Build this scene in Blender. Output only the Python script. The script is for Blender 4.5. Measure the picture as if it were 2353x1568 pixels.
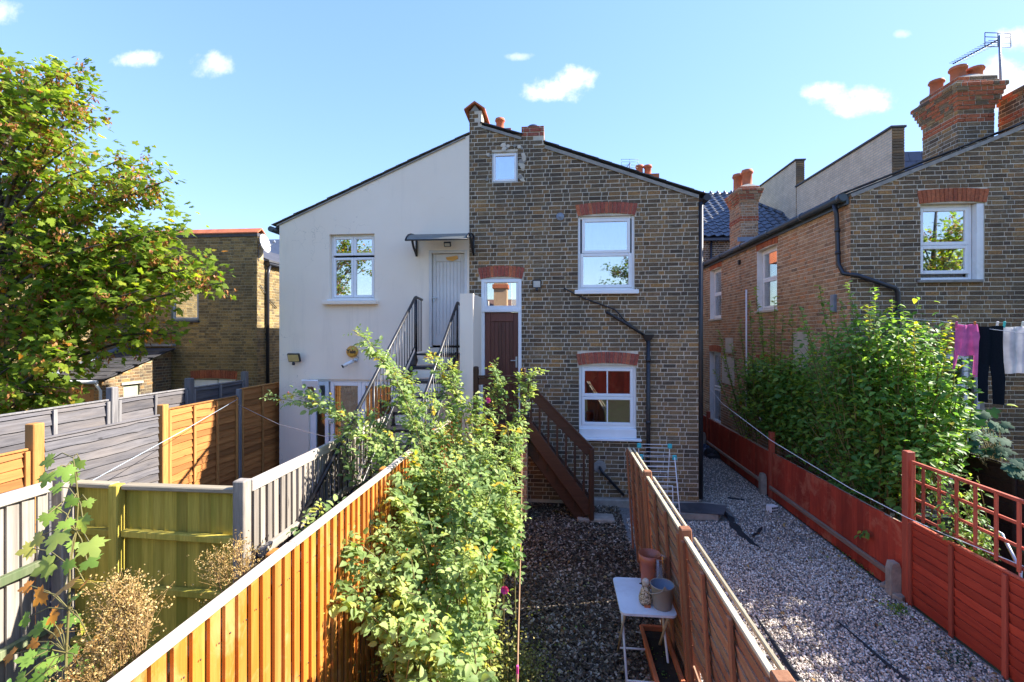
import bpy, math, random
import numpy as np
from mathutils import Vector, Matrix

for o in list(bpy.data.objects): bpy.data.objects.remove(o)
S = bpy.context.scene
COL = S.collection
R = math.radians

# ------------------------------------------------------------------ camera
FPX, CXP, HVP, YAW, CAMH = 1080.0, 1176.5, 770.0, R(5.55), 3.05
cd = bpy.data.cameras.new('camera'); cam = bpy.data.objects.new('camera', cd); COL.objects.link(cam)
cam.location = (0, 0, CAMH); cam.rotation_euler = (R(90), 0, YAW)
cd.sensor_width = 36; cd.lens = FPX/2353*36; cd.shift_y = -14/2353
cd.clip_start = 0.05; cd.clip_end = 3000
S.camera = cam
_c, _s = math.cos(YAW), math.sin(YAW)
def W(u, v, Y=None, X=None, Z=None):
    """a spot measured on the photograph, at a known depth, side or height"""
    a = (u-CXP)/FPX; b = (HVP-v)/FPX; dx = a*_c-_s; dy = a*_s+_c
    t = Y/dy if Y is not None else X/dx if X is not None else (Z-CAMH)/b
    return Vector((dx*t, dy*t, CAMH+b*t))

# ------------------------------------------------------------------ light
SUN_AZ, SUN_EL = R(76), R(35)          # azimuth from +Y towards +X
sd = bpy.data.lights.new('sun', 'SUN'); sun = bpy.data.objects.new('sun', sd); COL.objects.link(sun)
sd.energy = 2.5; sd.angle = R(0.55); sd.color = (1, .93, .82)
_d = Vector((math.sin(SUN_AZ)*math.cos(SUN_EL), math.cos(SUN_AZ)*math.cos(SUN_EL), math.sin(SUN_EL)))
sun.rotation_euler = _d.to_track_quat('Z', 'Y').to_euler(); sun.location = (12, 6, 14)

def nd(nt, typ, ins=None, **props):
    n = nt.nodes.new(typ)
    for k, v in props.items(): setattr(n, k, v)
    for k, v in (ins or {}).items():
        s = n.inputs[k]
        if isinstance(v, bpy.types.NodeSocket): nt.links.new(v, s)
        else: s.default_value = v
    return n
def math_(nt, op, a, b=0.0, c=0.0, clamp=False):
    n = nd(nt, 'ShaderNodeMath', {0: a, 1: b, 2: c}, operation=op); n.use_clamp = clamp
    return n.outputs[0]

wd = bpy.data.worlds.new('World'); S.world = wd; wd.use_nodes = True
wt = wd.node_tree; wt.nodes.clear()
sky = nd(wt, 'ShaderNodeTexSky', sky_type='NISHITA', sun_disc=False, sun_elevation=SUN_EL, sun_rotation=SUN_AZ,
         altitude=0, air_density=1.0, dust_density=0.2, ozone_density=1.3)
tc = nd(wt, 'ShaderNodeTexCoord')
sp = nd(wt, 'ShaderNodeSeparateXYZ', {0: tc.outputs['Generated']})
ay = math_(wt, 'MAXIMUM', math_(wt, 'ABSOLUTE', sp.outputs[1]), 0.02)
qx = math_(wt, 'DIVIDE', sp.outputs[0], ay); qz = math_(wt, 'DIVIDE', sp.outputs[2], ay)
cv = nd(wt, 'ShaderNodeCombineXYZ', {0: qx, 1: qz})
nz = nd(wt, 'ShaderNodeTexNoise', {'Vector': cv.outputs[0], 'Scale': 10.0, 'Detail': 9.0, 'Roughness': .62})
ns = nd(wt, 'ShaderNodeSeparateXYZ', {0: nz.outputs['Color']})
jx = math_(wt, 'MULTIPLY_ADD', ns.outputs[0], 1.3, -.65); jz = math_(wt, 'MULTIPLY_ADD', ns.outputs[1], 1.3, -.65)
fine = nd(wt, 'ShaderNodeTexNoise', {'Vector': cv.outputs[0], 'Scale': 24.0, 'Detail': 9.0, 'Roughness': .65})
puff = math_(wt, 'MULTIPLY_ADD', fine.outputs[0], 2.6, -1.3)
cover = None
for (u, v, ru, rv, k) in [(318,137,62,20,.75), (492,148,40,30,.7), (-2,25,40,34,.6), (1190,130,30,11,.5), (1272,208,62,30,1), (1320,184,52,30,1),
                          (1905,215,60,30,1), (1975,232,74,36,1), (2070,78,20,12,.45), (2340,92,52,30,.9), (2330,205,70,60,1), (2290,170,46,36,1)]:
    a = W(u, v, Y=1.0); b = W(u+ru*1.12, v-rv*1.15, Y=1.0)
    rx, rz = b.x-a.x, b.z-a.z
    ex = math_(wt, 'ADD', math_(wt, 'DIVIDE', math_(wt, 'SUBTRACT', qx, a.x), rx), jx)
    ez = math_(wt, 'ADD', math_(wt, 'DIVIDE', math_(wt, 'SUBTRACT', qz, a.z-CAMH), rz), jz)
    d2 = math_(wt, 'ADD', math_(wt, 'MULTIPLY', ex, ex), math_(wt, 'MULTIPLY', ez, ez))
    den = math_(wt, 'ADD', math_(wt, 'MULTIPLY_ADD', d2, -.85, .85), puff)
    m = nd(wt, 'ShaderNodeMapRange', {'Value': den, 'From Min': -.25, 'From Max': 1.25, 'To Min': 0.0, 'To Max': k}, interpolation_type='SMOOTHSTEP').outputs[0]
    cover = m if cover is None else math_(wt, 'MAXIMUM', cover, m)
# soft shoulder on the sky's own brightness, the same in every direction
lum = nd(wt, 'ShaderNodeRGBToBW', {0: sky.outputs[0]}).outputs[0]
fac = math_(wt, 'DIVIDE', 1.0, math_(wt, 'ADD', 1.0, math_(wt, 'DIVIDE', lum, 1.8)))
skc = nd(wt, 'ShaderNodeVectorMath', {0: sky.outputs[0], 3: fac}, operation='SCALE').outputs[0]
sat = nd(wt, 'ShaderNodeHueSaturation', {'Color': skc, 'Saturation': 1.15, 'Hue': .513}).outputs[0]
mixc = nd(wt, 'ShaderNodeMixRGB', {0: cover, 1: sat, 2: (1.6, 1.62, 1.68, 1)})
bg = nd(wt, 'ShaderNodeBackground', {'Color': mixc.outputs[0], 'Strength': 0.15})
nd(wt, 'ShaderNodeOutputWorld', {'Surface': bg.outputs[0]})

S.view_settings.view_transform = 'Standard'; S.view_settings.look = 'None'
S.view_settings.exposure = 2.68; S.view_settings.gamma = 1; S.view_settings.use_curve_mapping = False
S.render.engine = 'CYCLES'
# ------------------------------------------------------------------ helpers
RNG = random.Random(7)
NPR = np.random.default_rng(7)
def V(*a): return Vector(a if len(a) > 1 else a[0])

class MB:
    """collects shapes in world coordinates for ONE mesh"""
    def __init__(s): s.v = []; s.f = []; s.sm = []
    def add(s, vs, fs, smooth=False):
        b = len(s.v); s.v += [tuple(p) for p in vs]
        s.f += [tuple(b+i for i in q) for q in fs]; s.sm += [smooth]*len(fs)
        return s
    def box(s, x0, x1, y0, y1, z0, z1):
        return s.obox(V((x0+x1)/2, (y0+y1)/2, (z0+z1)/2), V(1,0,0), V(0,1,0), V(0,0,1), abs(x1-x0)/2, abs(y1-y0)/2, abs(z1-z0)/2)
    def obox(s, c, ax, ay, az, hx, hy, hz, ch=0.0):
        """box with chamfered edges"""
        if ax.cross(ay).dot(az) < 0: ax = -ax
        if ch <= 0:
            vs = [c+ax*(sx*hx)+ay*(sy*hy)+az*(sz*hz) for sx in (-1,1) for sy in (-1,1) for sz in (-1,1)]
            return s.add(vs, [(0,1,3,2),(4,6,7,5),(0,4,5,1),(2,3,7,6),(0,2,6,4),(1,5,7,3)])
        ch = min(ch, hx*.6, hy*.6, hz*.6)
        idx = {}; vs = []
        for sx in (-1,1):
            for sy in (-1,1):
                for sz in (-1,1):
                    for k in range(3):
                        d = [hx-ch, hy-ch, hz-ch]; d[k] = (hx, hy, hz)[k]
                        idx[(sx,sy,sz,k)] = len(vs)
                        vs.append(c+ax*(sx*d[0])+ay*(sy*d[1])+az*(sz*d[2]))
        fs = []
        def f(*keys):
            q = [idx[k] for k in keys]; n = Vector((0,0,0)); m = Vector((0,0,0))
            for i in q: m += vs[i]-c
            n = (vs[q[1]]-vs[q[0]]).cross(vs[q[2]]-vs[q[1]])
            fs.append(tuple(q) if n.dot(m) > 0 else tuple(reversed(q)))
        for a in (-1,1):
            f((a,-1,-1,0),(a,1,-1,0),(a,1,1,0),(a,-1,1,0)); f((-1,a,-1,1),(1,a,-1,1),(1,a,1,1),(-1,a,1,1)); f((-1,-1,a,2),(1,-1,a,2),(1,1,a,2),(-1,1,a,2))
            for b in (-1,1):
                f((a,b,-1,0),(a,b,1,0),(a,b,1,1),(a,b,-1,1)); f((a,-1,b,0),(a,1,b,0),(a,1,b,2),(a,-1,b,2)); f((-1,a,b,1),(1,a,b,1),(1,a,b,2),(-1,a,b,2))
                for d in (-1,1): f((a,b,d,0),(a,b,d,1),(a,b,d,2))
        return s.add(vs, fs)
    def beam(s, p0, p1, w, h, up=None, ch=0.0):
        p0, p1 = V(p0), V(p1); d = (p1-p0); L = d.length; d.normalize()
        up = V(up) if up is not None else (V(0,0,1) if abs(d.z) < .9 else V(0,1,0))
        a = d.cross(up).normalized(); b = a.cross(d).normalized()
        return s.obox((p0+p1)/2, d, a, b, L/2, w/2, h/2, ch)
    def tube(s, pts, r, n=8, caps=True, smooth=True):
        pts = [V(p) for p in pts]; m = len(pts)
        rs = list(r) if hasattr(r, '__len__') else [r]*m
        vs = []; prev = None
        for i, p in enumerate(pts):
            t = (pts[min(i+1,m-1)]-pts[max(i-1,0)]).normalized()
            if prev is None: a = t.orthogonal().normalized()
            else: a = (prev-t*prev.dot(t)); a = a.normalized() if a.length > 1e-5 else t.orthogonal().normalized()
            prev = a; b = t.cross(a)
            for k in range(n):
                q = 2*math.pi*k/n; vs.append(p+(a*math.cos(q)+b*math.sin(q))*rs[i])
        fs = [(i*n+k, i*n+(k+1)%n, (i+1)*n+(k+1)%n, (i+1)*n+k) for i in range(m-1) for k in range(n)]
        s.add(vs, fs, smooth)
        if caps:
            b = len(s.v)-len(vs)
            s.f += [tuple(b+k for k in reversed(range(n))), tuple(b+(m-1)*n+k for k in range(n))]; s.sm += [False, False]
        return s
    def lathe(s, c, prof, n=20, ax=(0,0,1), smooth=True, squash=1.0):
        """profile of (radius, height) turned about an axis through c"""
        c = V(c); az = V(ax).normalized(); a = az.orthogonal().normalized(); b = az.cross(a)
        vs = []
        for (r, h) in prof:
            for k in range(n):
                q = 2*math.pi*k/n; vs.append(c+az*h+(a*math.cos(q)+b*math.sin(q)*squash)*r)
        fs = [(i*n+k, i*n+(k+1)%n, (i+1)*n+(k+1)%n, (i+1)*n+k) for i in range(len(prof)-1) for k in range(n)]
        return s.add(vs, fs, smooth)
    def prism(s, poly, d):
        """a polygon (list of points) pushed along the vector d"""
        n = len(poly); d = V(d); P = [V(p) for p in poly]
        vs = P+[p+d for p in P]
        nn = Vector((0,0,0))
        for i in range(n): nn += P[i].cross(P[(i+1)%n])
        fl = nn.dot(d) > 0
        top = tuple(range(n)); bot = tuple(range(n, 2*n))
        fs = [tuple(reversed(top)) if fl else top, bot if fl else tuple(reversed(bot))]
        for i in range(n):
            j = (i+1) % n; q = (i, j, n+j, n+i); fs.append(q if fl else tuple(reversed(q)))
        return s.add(vs, fs)
    def quad(s, *p): return s.add([V(q) for q in p], [tuple(range(len(p)))])
    def mesh(s, name):
        me = bpy.data.meshes.new(name); me.from_pydata(s.v, [], s.f)
        me.polygons.foreach_set('use_smooth', s.sm); me.update()
        return me
    def obj(s, name, m, parent=None, rnd=None, label=None):
        me = s.mesh(name); me.materials.append(m)
        if rnd is not None:
            at = me.attributes.new('rnd', 'FLOAT', 'POINT'); at.data.foreach_set('value', [rnd]*len(me.vertices))
        return link(name, me, parent, label)

def link(name, me, parent=None, label=None, mw=None):
    o = bpy.data.objects.new(name, me); COL.objects.link(o)
    if parent is not None: adopt(o, parent)
    if mw is not None: o.matrix_basis = mw
    if label: o['label'] = label
    return o
def adopt(o, parent):
    o.parent = parent
    if parent.type == 'EMPTY': o.matrix_parent_inverse = Matrix.Translation(-Vector(parent.location))
def thing(name, label, cat, loc, group=None):
    o = bpy.data.objects.new(name, None); COL.objects.link(o); o.location = loc; o.empty_display_size = .2
    return tag(o, label, cat, group)
def tag(o, label, cat, group=None, kind=None):
    o['label'] = label; o['category'] = cat
    if group: o['group'] = group
    if kind: o['kind'] = kind
    return o
def structure(o): o['kind'] = 'structure'; return o
def copy_tree(o, parent=None):
    c = o.copy(); COL.objects.link(c)
    if parent is not None: c.parent = parent
    for ch in KIDS.get(o.name, [x for x in bpy.data.objects if x.parent == o]): copy_tree(ch, c)
    return c
KIDS = {}

def batch(name, tv, tf, A, T, m, rnd=None, parent=None, smooth=False):
    """one mesh of many copies of a template: A (n,3,3) columns = axes, T (n,3)"""
    tv = np.asarray(tv, float); n, k = len(T), len(tv)
    vv = (np.einsum('nij,kj->nki', A, tv)+T[:, None, :]).reshape(-1, 3)
    fl = np.array([i for f in tf for i in f]); tot = np.array([len(f) for f in tf])
    li = (fl[None, :]+(np.arange(n)*k)[:, None]).ravel(); lt = np.tile(tot, n)
    me = bpy.data.meshes.new(name)
    me.vertices.add(len(vv)); me.vertices.foreach_set('co', vv.ravel())
    me.loops.add(len(li)); me.loops.foreach_set('vertex_index', li.astype(np.int32))
    me.polygons.add(len(lt)); me.polygons.foreach_set('loop_start', np.concatenate([[0], np.cumsum(lt)[:-1]]).astype(np.int32))
    me.polygons.foreach_set('loop_total', lt.astype(np.int32))
    me.polygons.foreach_set('use_smooth', np.full(len(lt), smooth))
    if rnd is not None:
        at = me.attributes.new('rnd', 'FLOAT', 'POINT'); at.data.foreach_set('value', np.repeat(rnd, k).astype(np.float32))
    me.update(calc_edges=True); me.materials.append(m)
    o = link(name, me, parent); o['kind'] = 'stuff'
    return o

# ------------------------------------------------------------------ materials
def new_mat(name):
    m = bpy.data.materials.new(name); m.use_nodes = True; nt = m.node_tree; nt.nodes.clear()
    out = nd(nt, 'ShaderNodeOutputMaterial')
    return m, nt, out
def ramp(nt, fac, stops, interp='LINEAR'):
    n = nd(nt, 'ShaderNodeValToRGB', {0: fac}); cr = n.color_ramp; cr.interpolation = interp
    while len(cr.elements) < len(stops): cr.elements.new(.5)
    for e, (p, c) in zip(cr.elements, stops): e.position = p; e.color = (*c, 1)
    return n.outputs[0]
def mixc(nt, fac, a, b, mode='MIX'):
    return nd(nt, 'ShaderNodeMixRGB', {0: fac, 1: a if not isinstance(a, tuple) else (*a, 1), 2: b if not isinstance(b, tuple) else (*b, 1)}, blend_type=mode).outputs[0]
def rng_(nt, v, a, b, c=0.0, d=1.0):
    return nd(nt, 'ShaderNodeMapRange', {'Value': v, 'From Min': a, 'From Max': b, 'To Min': c, 'To Max': d}).outputs[0]
def coords(nt, kind='Object', scale=(1,1,1), wander=False):
    t = nd(nt, 'ShaderNodeTexCoord').outputs['Object'] if kind == 'Object' else nd(nt, 'ShaderNodeNewGeometry').outputs['Position']
    if wander:
        oi = nd(nt, 'ShaderNodeObjectInfo').outputs['Random']
        off = nd(nt, 'ShaderNodeCombineXYZ', {0: math_(nt, 'MULTIPLY', oi, 37.0), 1: math_(nt, 'MULTIPLY', oi, 91.0), 2: math_(nt, 'MULTIPLY', oi, 53.0)}).outputs[0]
        t = nd(nt, 'ShaderNodeVectorMath', {0: t, 1: off}, operation='ADD').outputs[0]
    return nd(nt, 'ShaderNodeMapping', {'Vector': t, 'Scale': scale}).outputs[0]
def noise(nt, vec, sc, det=4, rough=.55, dist=0.0):
    return nd(nt, 'ShaderNodeTexNoise', {'Vector': vec, 'Scale': sc, 'Detail': det, 'Roughness': rough, 'Distortion': dist}).outputs[0]
def bump(nt, h, st, dist=.01): return nd(nt, 'ShaderNodeBump', {'Height': h, 'Strength': st, 'Distance': dist}).outputs[0]
def principled(nt, out, col, rough=.7, nrm=None, spec=.4, **kw):
    b = nd(nt, 'ShaderNodeBsdfPrincipled', {'Base Color': col if not isinstance(col, tuple) else (*col, 1), 'Roughness': rough, 'Specular IOR Level': spec})
    for k, v in kw.items(): b.inputs[k.replace('_', ' ')].default_value = v
    if nrm is not None: nt.links.new(nrm, b.inputs['Normal'])
    nt.links.new(b.outputs[0], out.inputs[0]); return b

def brick_mat(name, stops, grime=(.06,.054,.047), gamt=.62, light=(.32,.27,.2)):
    m, nt, out = new_mat(name)
    r = nd(nt, 'ShaderNodeAttribute', attribute_name='rnd').outputs['Fac']
    p = coords(nt, 'World'); pw = coords(nt, 'World', (1,1,2.2))
    c = ramp(nt, r, stops)
    sp = noise(nt, p, 42, 5, .7); c = mixc(nt, 1.0, c, ramp(nt, sp, [(.3,(.45,.45,.46)),(.52,(1,1,1)),(.75,(1.5,1.42,1.3))]), 'MULTIPLY')
    pt = noise(nt, pw, 11, 4, .65, .4); c = mixc(nt, rng_(nt, pt, .56, .72, 0, .65), c, light)
    big = noise(nt, p, .55, 4, .6); c = mixc(nt, rng_(nt, big, .42, .68, 0, gamt), c, grime)
    so = noise(nt, p, 26, 3, .6); c = mixc(nt, rng_(nt, so, .58, .7, 0, .6), c, grime)
    principled(nt, out, c, .92, bump(nt, noise(nt, p, 70, 5, .75), .55, .012), .2)
    return m
M_BRICK = brick_mat('stock brick sooty', [(0,(.105,.073,.048)),(.18,(.177,.121,.071)),(.36,(.259,.173,.091)),(.52,(.155,.118,.083)),(.66,(.342,.216,.101)),(.8,(.228,.141,.078)),(.9,(.414,.225,.083)),(1,(.105,.079,.058))])
M_BRICKW = brick_mat('stock brick warm', [(0,(.270,.163,.094)),(.2,(.421,.244,.133)),(.45,(.506,.325,.188)),(.65,(.371,.220,.125)),(.85,(.558,.260,.117)),(1,(.203,.138,.094))], (.169,.114,.070), .35, (.675,.520,.360))
M_BRICKY = brick_mat('stock brick yellow', [(0,(.173,.123,.059)),(.25,(.326,.221,.093)),(.5,(.421,.291,.118)),(.75,(.268,.194,.093)),(1,(.153,.115,.067))], (.076,.064,.037), .6, (.517,.388,.201))
M_BRICKR = brick_mat('red rubbed brick', [(0,(.358,.097,.064)),(.3,(.439,.127,.083)),(.6,(.325,.090,.067)),(.85,(.585,.180,.083)),(1,(.260,.083,.064))], (.179,.074,.060), .3, (.520,.196,.134))
M_BRICKO = brick_mat('orange red brick', [(0,(.416,.117,.052)),(.5,(.520,.160,.070)),(1,(.343,.096,.047))], (.104,.053,.047), .45, (.520,.213,.117))
def plain(name, col, rough=.6, var=.18, sc=6, bmp=.15, spec=.4, metal=0.0, kind='Object', fine=90, dirt=None, dsc=3, damt=.5):
    m, nt, out = new_mat(name); p = coords(nt, kind)
    a = noise(nt, p, sc, 5, .6)
    c = mixc(nt, 1.0, tuple(col), ramp(nt, a, [(.25,(1-var,)*3),(.75,(1+var,)*3)]), 'MULTIPLY')
    if dirt: c = mixc(nt, rng_(nt, noise(nt, p, dsc, 6, .7, .3), .5, .72, 0, damt), c, dirt)
    b = principled(nt, out, c, rough, bump(nt, noise(nt, p, fine, 4, .7), bmp, .006), spec); b.inputs['Metallic'].default_value = metal
    return m
M_MORT = plain('lime mortar', (.63,.56,.45), .95, .25, 5, .6, .1, dirt=(.34,.31,.26), dsc=1.1, damt=.65, kind='World')
M_MORTW = plain('pale mortar', (.56,.48,.37), .95, .2, 5, .6, .1, dirt=(.25,.2,.15), dsc=1.5, damt=.6, kind='World')
M_MORTY = plain('old mortar', (.36,.31,.2), .95, .25, 4, .6, .1, dirt=(.15,.13,.09), dsc=1.1, damt=.7, kind='World')
M_CEM = plain('cement fillet', (.3,.28,.25), .9, .25, 9, .7, .2, kind='World')
M_CONC = plain('concrete', (.34,.3,.25), .95, .25, 7, .9, .15, kind='World', fine=140, dirt=(.12,.11,.1), dsc=4)
M_STONE = plain('painted stone sill', (.55,.5,.42), .8, .12, 8, .4, .2, kind='World', dirt=(.3,.27,.22), dsc=6)
def render_mat():
    m, nt, out = new_mat('cream render'); p = coords(nt, 'World')
    a = noise(nt, p, .7, 5, .6); c = ramp(nt, a, [(.3,(.88,.755,.605)),(.7,(.92,.81,.67))])
    st = noise(nt, coords(nt, 'World', (2.2,2.2,.35)), 1.6, 6, .65); c = mixc(nt, rng_(nt, st, .55, .8, 0, .28), c, (.52,.46,.39))
    ps = noise(nt, p, 3.1, 6, .7, .5); c = mixc(nt, rng_(nt, ps, .66, .74, 0, .3), c, (.9,.88,.84))
    cr = nd(nt, 'ShaderNodeTexVoronoi', {'Vector': nd(nt, 'ShaderNodeVectorMath', {0: p, 1: nd(nt, 'ShaderNodeTexNoise', {'Vector': p, 'Scale': 3.0, 'Detail': 5.0}).outputs['Color']}, operation='ADD').outputs[0], 'Scale': .8}, feature='DISTANCE_TO_EDGE').outputs['Distance']
    cm = math_(nt, 'MULTIPLY', rng_(nt, cr, .004, .0, 0, .6), rng_(nt, noise(nt, p, .9, 2, .5), .52, .6))
    c = mixc(nt, cm, c, (.3,.26,.22))
    gr = noise(nt, coords(nt, 'World', (5,5,.22)), 1.0, 6, .7); c = mixc(nt, rng_(nt, gr, .58, .76, 0, .28), c, (.6,.5,.4))
    principled(nt, out, c, .9, bump(nt, noise(nt, p, 120, 4, .7), .35, .006), .2); return m
M_REND = render_mat()
M_PVC = plain('white pvc', (.84,.85,.86), .32, .04, 3, .02, .5, dirt=(.6,.6,.57), dsc=2.5, damt=.25)
M_WPAINT = plain('white gloss paint', (.8,.8,.79), .4, .06, 3, .08, .5, dirt=(.5,.48,.44), dsc=4, damt=.4)
M_GREYP = plain('grey white door paint', (.66,.63,.6), .5, .05, 2.5, .1, .4, dirt=(.5,.46,.42), dsc=3, damt=.35)
M_BLACK = plain('black metal', (.016,.017,.021), .42, .3, 8, .1, .5, dirt=(.06,.05,.045), dsc=7, damt=.5)
M_IRON = plain('grey black iron paint', (.02,.02,.024), .38, .3, 9, .12, .5, dirt=(.1,.09,.085), dsc=9, damt=.45)
M_PIPE = plain('dark plastic pipe', (.02,.022,.03), .35, .2, 4, .05, .5)
M_GUT = plain('slate grey gutter', (.04,.055,.068), .35, .2, 4, .05, .5)
M_SLATE = plain('slate', (.055,.055,.062), .6, .35, 3, .4, .4, kind='World', dirt=(.13,.12,.11), dsc=4)
M_VERGE = plain('weathered verge slate', (.15,.145,.14), .8, .3, 5, .4, .3, kind='World')
M_SLATEB = plain('blue slate', (.05,.06,.1), .5, .3, 2, .3, .5, kind='World')
M_TILE = plain('dark concrete tile', (.06,.07,.09), .42, .3, 5, .3, .5, kind='World')
M_LEAD = plain('lead flashing', (.2,.23,.28), .45, .25, 6, .3, .5, kind='World')
M_TERRA = plain('terracotta', (.5,.15,.065), .75, .25, 5, .3, .3, dirt=(.2,.08,.05), dsc=4, damt=.5)
M_TERRAP = plain('terracotta plastic', (.42,.12,.06), .4, .1, 5, .05, .5)
M_BEIGE = None
def wood(name, c0, c1, grain='Z', rough=.75, spec=.25, knots=True, stain=None, samt=.5, weather=None):
    m, nt, out = new_mat(name)
    sc = {'Z': (14,14,.9), 'X': (.9,14,14), 'Y': (14,.9,14)}[grain]; lo = {'Z': (3,3,.5), 'X': (.5,3,3), 'Y': (3,.5,3)}[grain]
    p = coords(nt, 'Object', sc, True); q = coords(nt, 'Object', lo, True); pw = coords(nt, 'World')
    oi = nd(nt, 'ShaderNodeObjectInfo').outputs['Random']
    g = noise(nt, p, 2.4, 6, .65, .6)
    c = ramp(nt, g, [(.3, c0), (.7, c1)])
    c = mixc(nt, 1.0, c, ramp(nt, oi, [(0,(.66,.65,.65)),(.3,(.95,.94,.93)),(.6,(1,1,1)),(1,(1.2,1.18,1.15))]), 'MULTIPLY')
    fine = noise(nt, p, 9, 3, .6); c = mixc(nt, rng_(nt, fine, .5, .75, 0, .35), c, tuple(x*.5 for x in c0))
    if knots:
        vo = nd(nt, 'ShaderNodeTexVoronoi', {'Vector': coords(nt, 'Object', {'Z': (5,5,2.2), 'X': (2.2,5,5), 'Y': (5,2.2,5)}[grain], True), 'Scale': 1.0}).outputs['Distance']
        c = mixc(nt, rng_(nt, vo, .09, .045, 0, .75), c, tuple(x*.35 for x in c0))
    if stain: c = mixc(nt, rng_(nt, noise(nt, q, 1.3, 5, .65, .4), .45, .7, 0, samt), c, stain)
    if weather: c = mixc(nt, rng_(nt, noise(nt, pw, 2.6, 6, .72, .5), .52, .66, 0, .8), c, weather)
    principled(nt, out, c, rough, bump(nt, g, .35, .006), spec); return m
M_OR = wood('orange fence stain', (.4,.125,.014), (.54,.2,.03), 'Z', .6, .35, stain=(.58,.29,.08), samt=.5, weather=(.5,.27,.1))
M_ORC = wood('bleached capping', (.42,.35,.28), (.6,.53,.45), 'Y', .8)
M_GREYW = wood('weathered grey board', (.2,.175,.15), (.36,.325,.285), 'Z', .85, stain=(.13,.115,.1))
M_GREYWY = wood('weathered grey rail', (.3,.27,.235), (.46,.42,.37), 'Y', .85)
M_GREYWX = wood('weathered pale rail', (.3,.25,.17), (.46,.39,.28), 'X', .85)
M_OLIVE = wood('flare tinted board', (.324,.260,.044), (.531,.416,.078), 'Z', .85, stain=(.221,.237,.025), samt=.65)  # green lens flare put into the colour of grey-brown wood
M_GREENB = wood('green tinted rail', (.130,.154,.078), (.234,.259,.150), 'Z', .85, stain=(.065,.126,.046), samt=.7)  # grey-green grain with a greener stain over it
M_LAPO = wood('orange lap slat', (.310,.121,.032), (.460,.196,.057), 'Y', .7, stain=(.230,.086,.025), samt=.5)
M_LAPOP = wood('orange lap post', (.36,.16,.045), (.5,.25,.08), 'Z', .75)
M_LAPG = wood('weathered lap slat', (.071,.069,.078), (.157,.151,.164), 'Y', .85, stain=(.243,.200,.164), samt=.35)
M_LAPGP = wood('weathered lap post', (.13,.125,.13), (.26,.25,.25), 'Z', .85)
M_LAPB = wood('brown lap slat', (.253,.157,.097), (.460,.314,.205), 'Y', .8, stain=(.345,.101,.049), samt=.75, weather=(.345,.112,.054))
M_LAPBP = wood('brown lap batten', (.28,.12,.06), (.4,.2,.11), 'Z', .8, stain=(.3,.09,.05), samt=.6)
M_CREAMW = wood('pale raw top rail', (.400,.344,.225), (.544,.480,.338), 'Y', .8, knots=False)
M_RED = wood('red stained board', (.310,.034,.018), (.466,.065,.030), 'Z', .62, .4, knots=False, weather=(.470,.146,.079), stain=(.217,.026,.015), samt=.6)
M_REDY = wood('red stained slat', (.360,.044,.023), (.485,.076,.037), 'Y', .62, .4, stain=(.250,.028,.017), samt=.5)
M_REDP = wood('red stained post', (.388,.070,.037), (.527,.118,.065), 'Z', .65, .4, knots=False, stain=(.277,.048,.029))
M_PALER = wood('pale rail', (.3,.2,.14), (.44,.33,.25), 'Y', .8)
M_DARKF = wood('black stained slat', (.027,.022,.019), (.060,.050,.042), 'X', .7)
M_BRWN = wood('dark brown stair stain', (.045,.018,.01), (.08,.034,.018), 'X', .5, .45, knots=False)
M_BRWNZ = wood('dark brown post stain', (.05,.02,.01), (.09,.04,.02), 'Z', .5, .45, knots=False)
M_DOOR = wood('maroon brown door', (.115,.036,.027), (.165,.058,.042), 'Z', .4, .5, knots=False)
M_PINE = wood('new timber', (.55,.27,.07), (.68,.38,.12), 'X', .7)
M_WIRE = plain('galvanised wire', (.5,.52,.54), .4, .1, 8, .05, .5, .7)
M_WHITEM = plain('white enamel', (.72,.74,.77), .3, .06, 4, .03, .5, dirt=(.42,.4,.38), dsc=5, damt=.35)
def glass_mat(name, refl=.22, tint=(.85,.9,.92)):
    m, nt, out = new_mat(name)
    lw = nd(nt, 'ShaderNodeLayerWeight', {'Blend': .35}).outputs['Fresnel']
    fac = math_(nt, 'ADD', math_(nt, 'MULTIPLY', lw, .6), refl, clamp=True)
    g = nd(nt, 'ShaderNodeBsdfGlossy', {'Roughness': 0.0, 'Color': (.95,.97,1,1)}); t = nd(nt, 'ShaderNodeBsdfTransparent', {'Color': (*tint,1)})
    x = nd(nt, 'ShaderNodeMixShader', {0: fac, 1: t.outputs[0], 2: g.outputs[0]}); nt.links.new(x.outputs[0], out.inputs[0]); return m
M_GLASS = glass_mat('window glass', .3)
M_GLASSR = glass_mat('coated window glass', .55)
M_GLASSD = glass_mat('door glass', .06); M_GLASSL = glass_mat('lower window glass', .13)
M_CLEAR = glass_mat('clear vase glass', .05, (.95,.93,.92))
M_ROOM = plain('dim room', (.1,.095,.09), .9, .3, 1.5, 0, .1, kind='World')
def cloth_mat(name, col, sc=14, ax=(1,1,.15), trans=.4):
    m, nt, out = new_mat(name); n = noise(nt, coords(nt, 'World', ax), sc, 3, .5)
    c = mixc(nt, 1.0, tuple(col), ramp(nt, n, [(.3,(.75,)*3),(.7,(1.12,)*3)]), 'MULTIPLY')
    d = nd(nt, 'ShaderNodeBsdfDiffuse', {0: c}); t = nd(nt, 'ShaderNodeBsdfTranslucent', {0: c})
    x = nd(nt, 'ShaderNodeMixShader', {0: trans, 1: d.outputs[0], 2: t.outputs[0]}); nt.links.new(x.outputs[0], out.inputs[0]); return m
M_NET = cloth_mat('net curtain', (.72,.74,.76)); M_BLIND = cloth_mat('pale blue blind', (.5,.62,.72), 8); M_CURT = cloth_mat('blue grey blind', (.3,.36,.4), 30, (3,3,.1))
M_WOVEN = cloth_mat('orange woven blind', (.55,.22,.09), 30, (1,1,3), .3)
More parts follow.
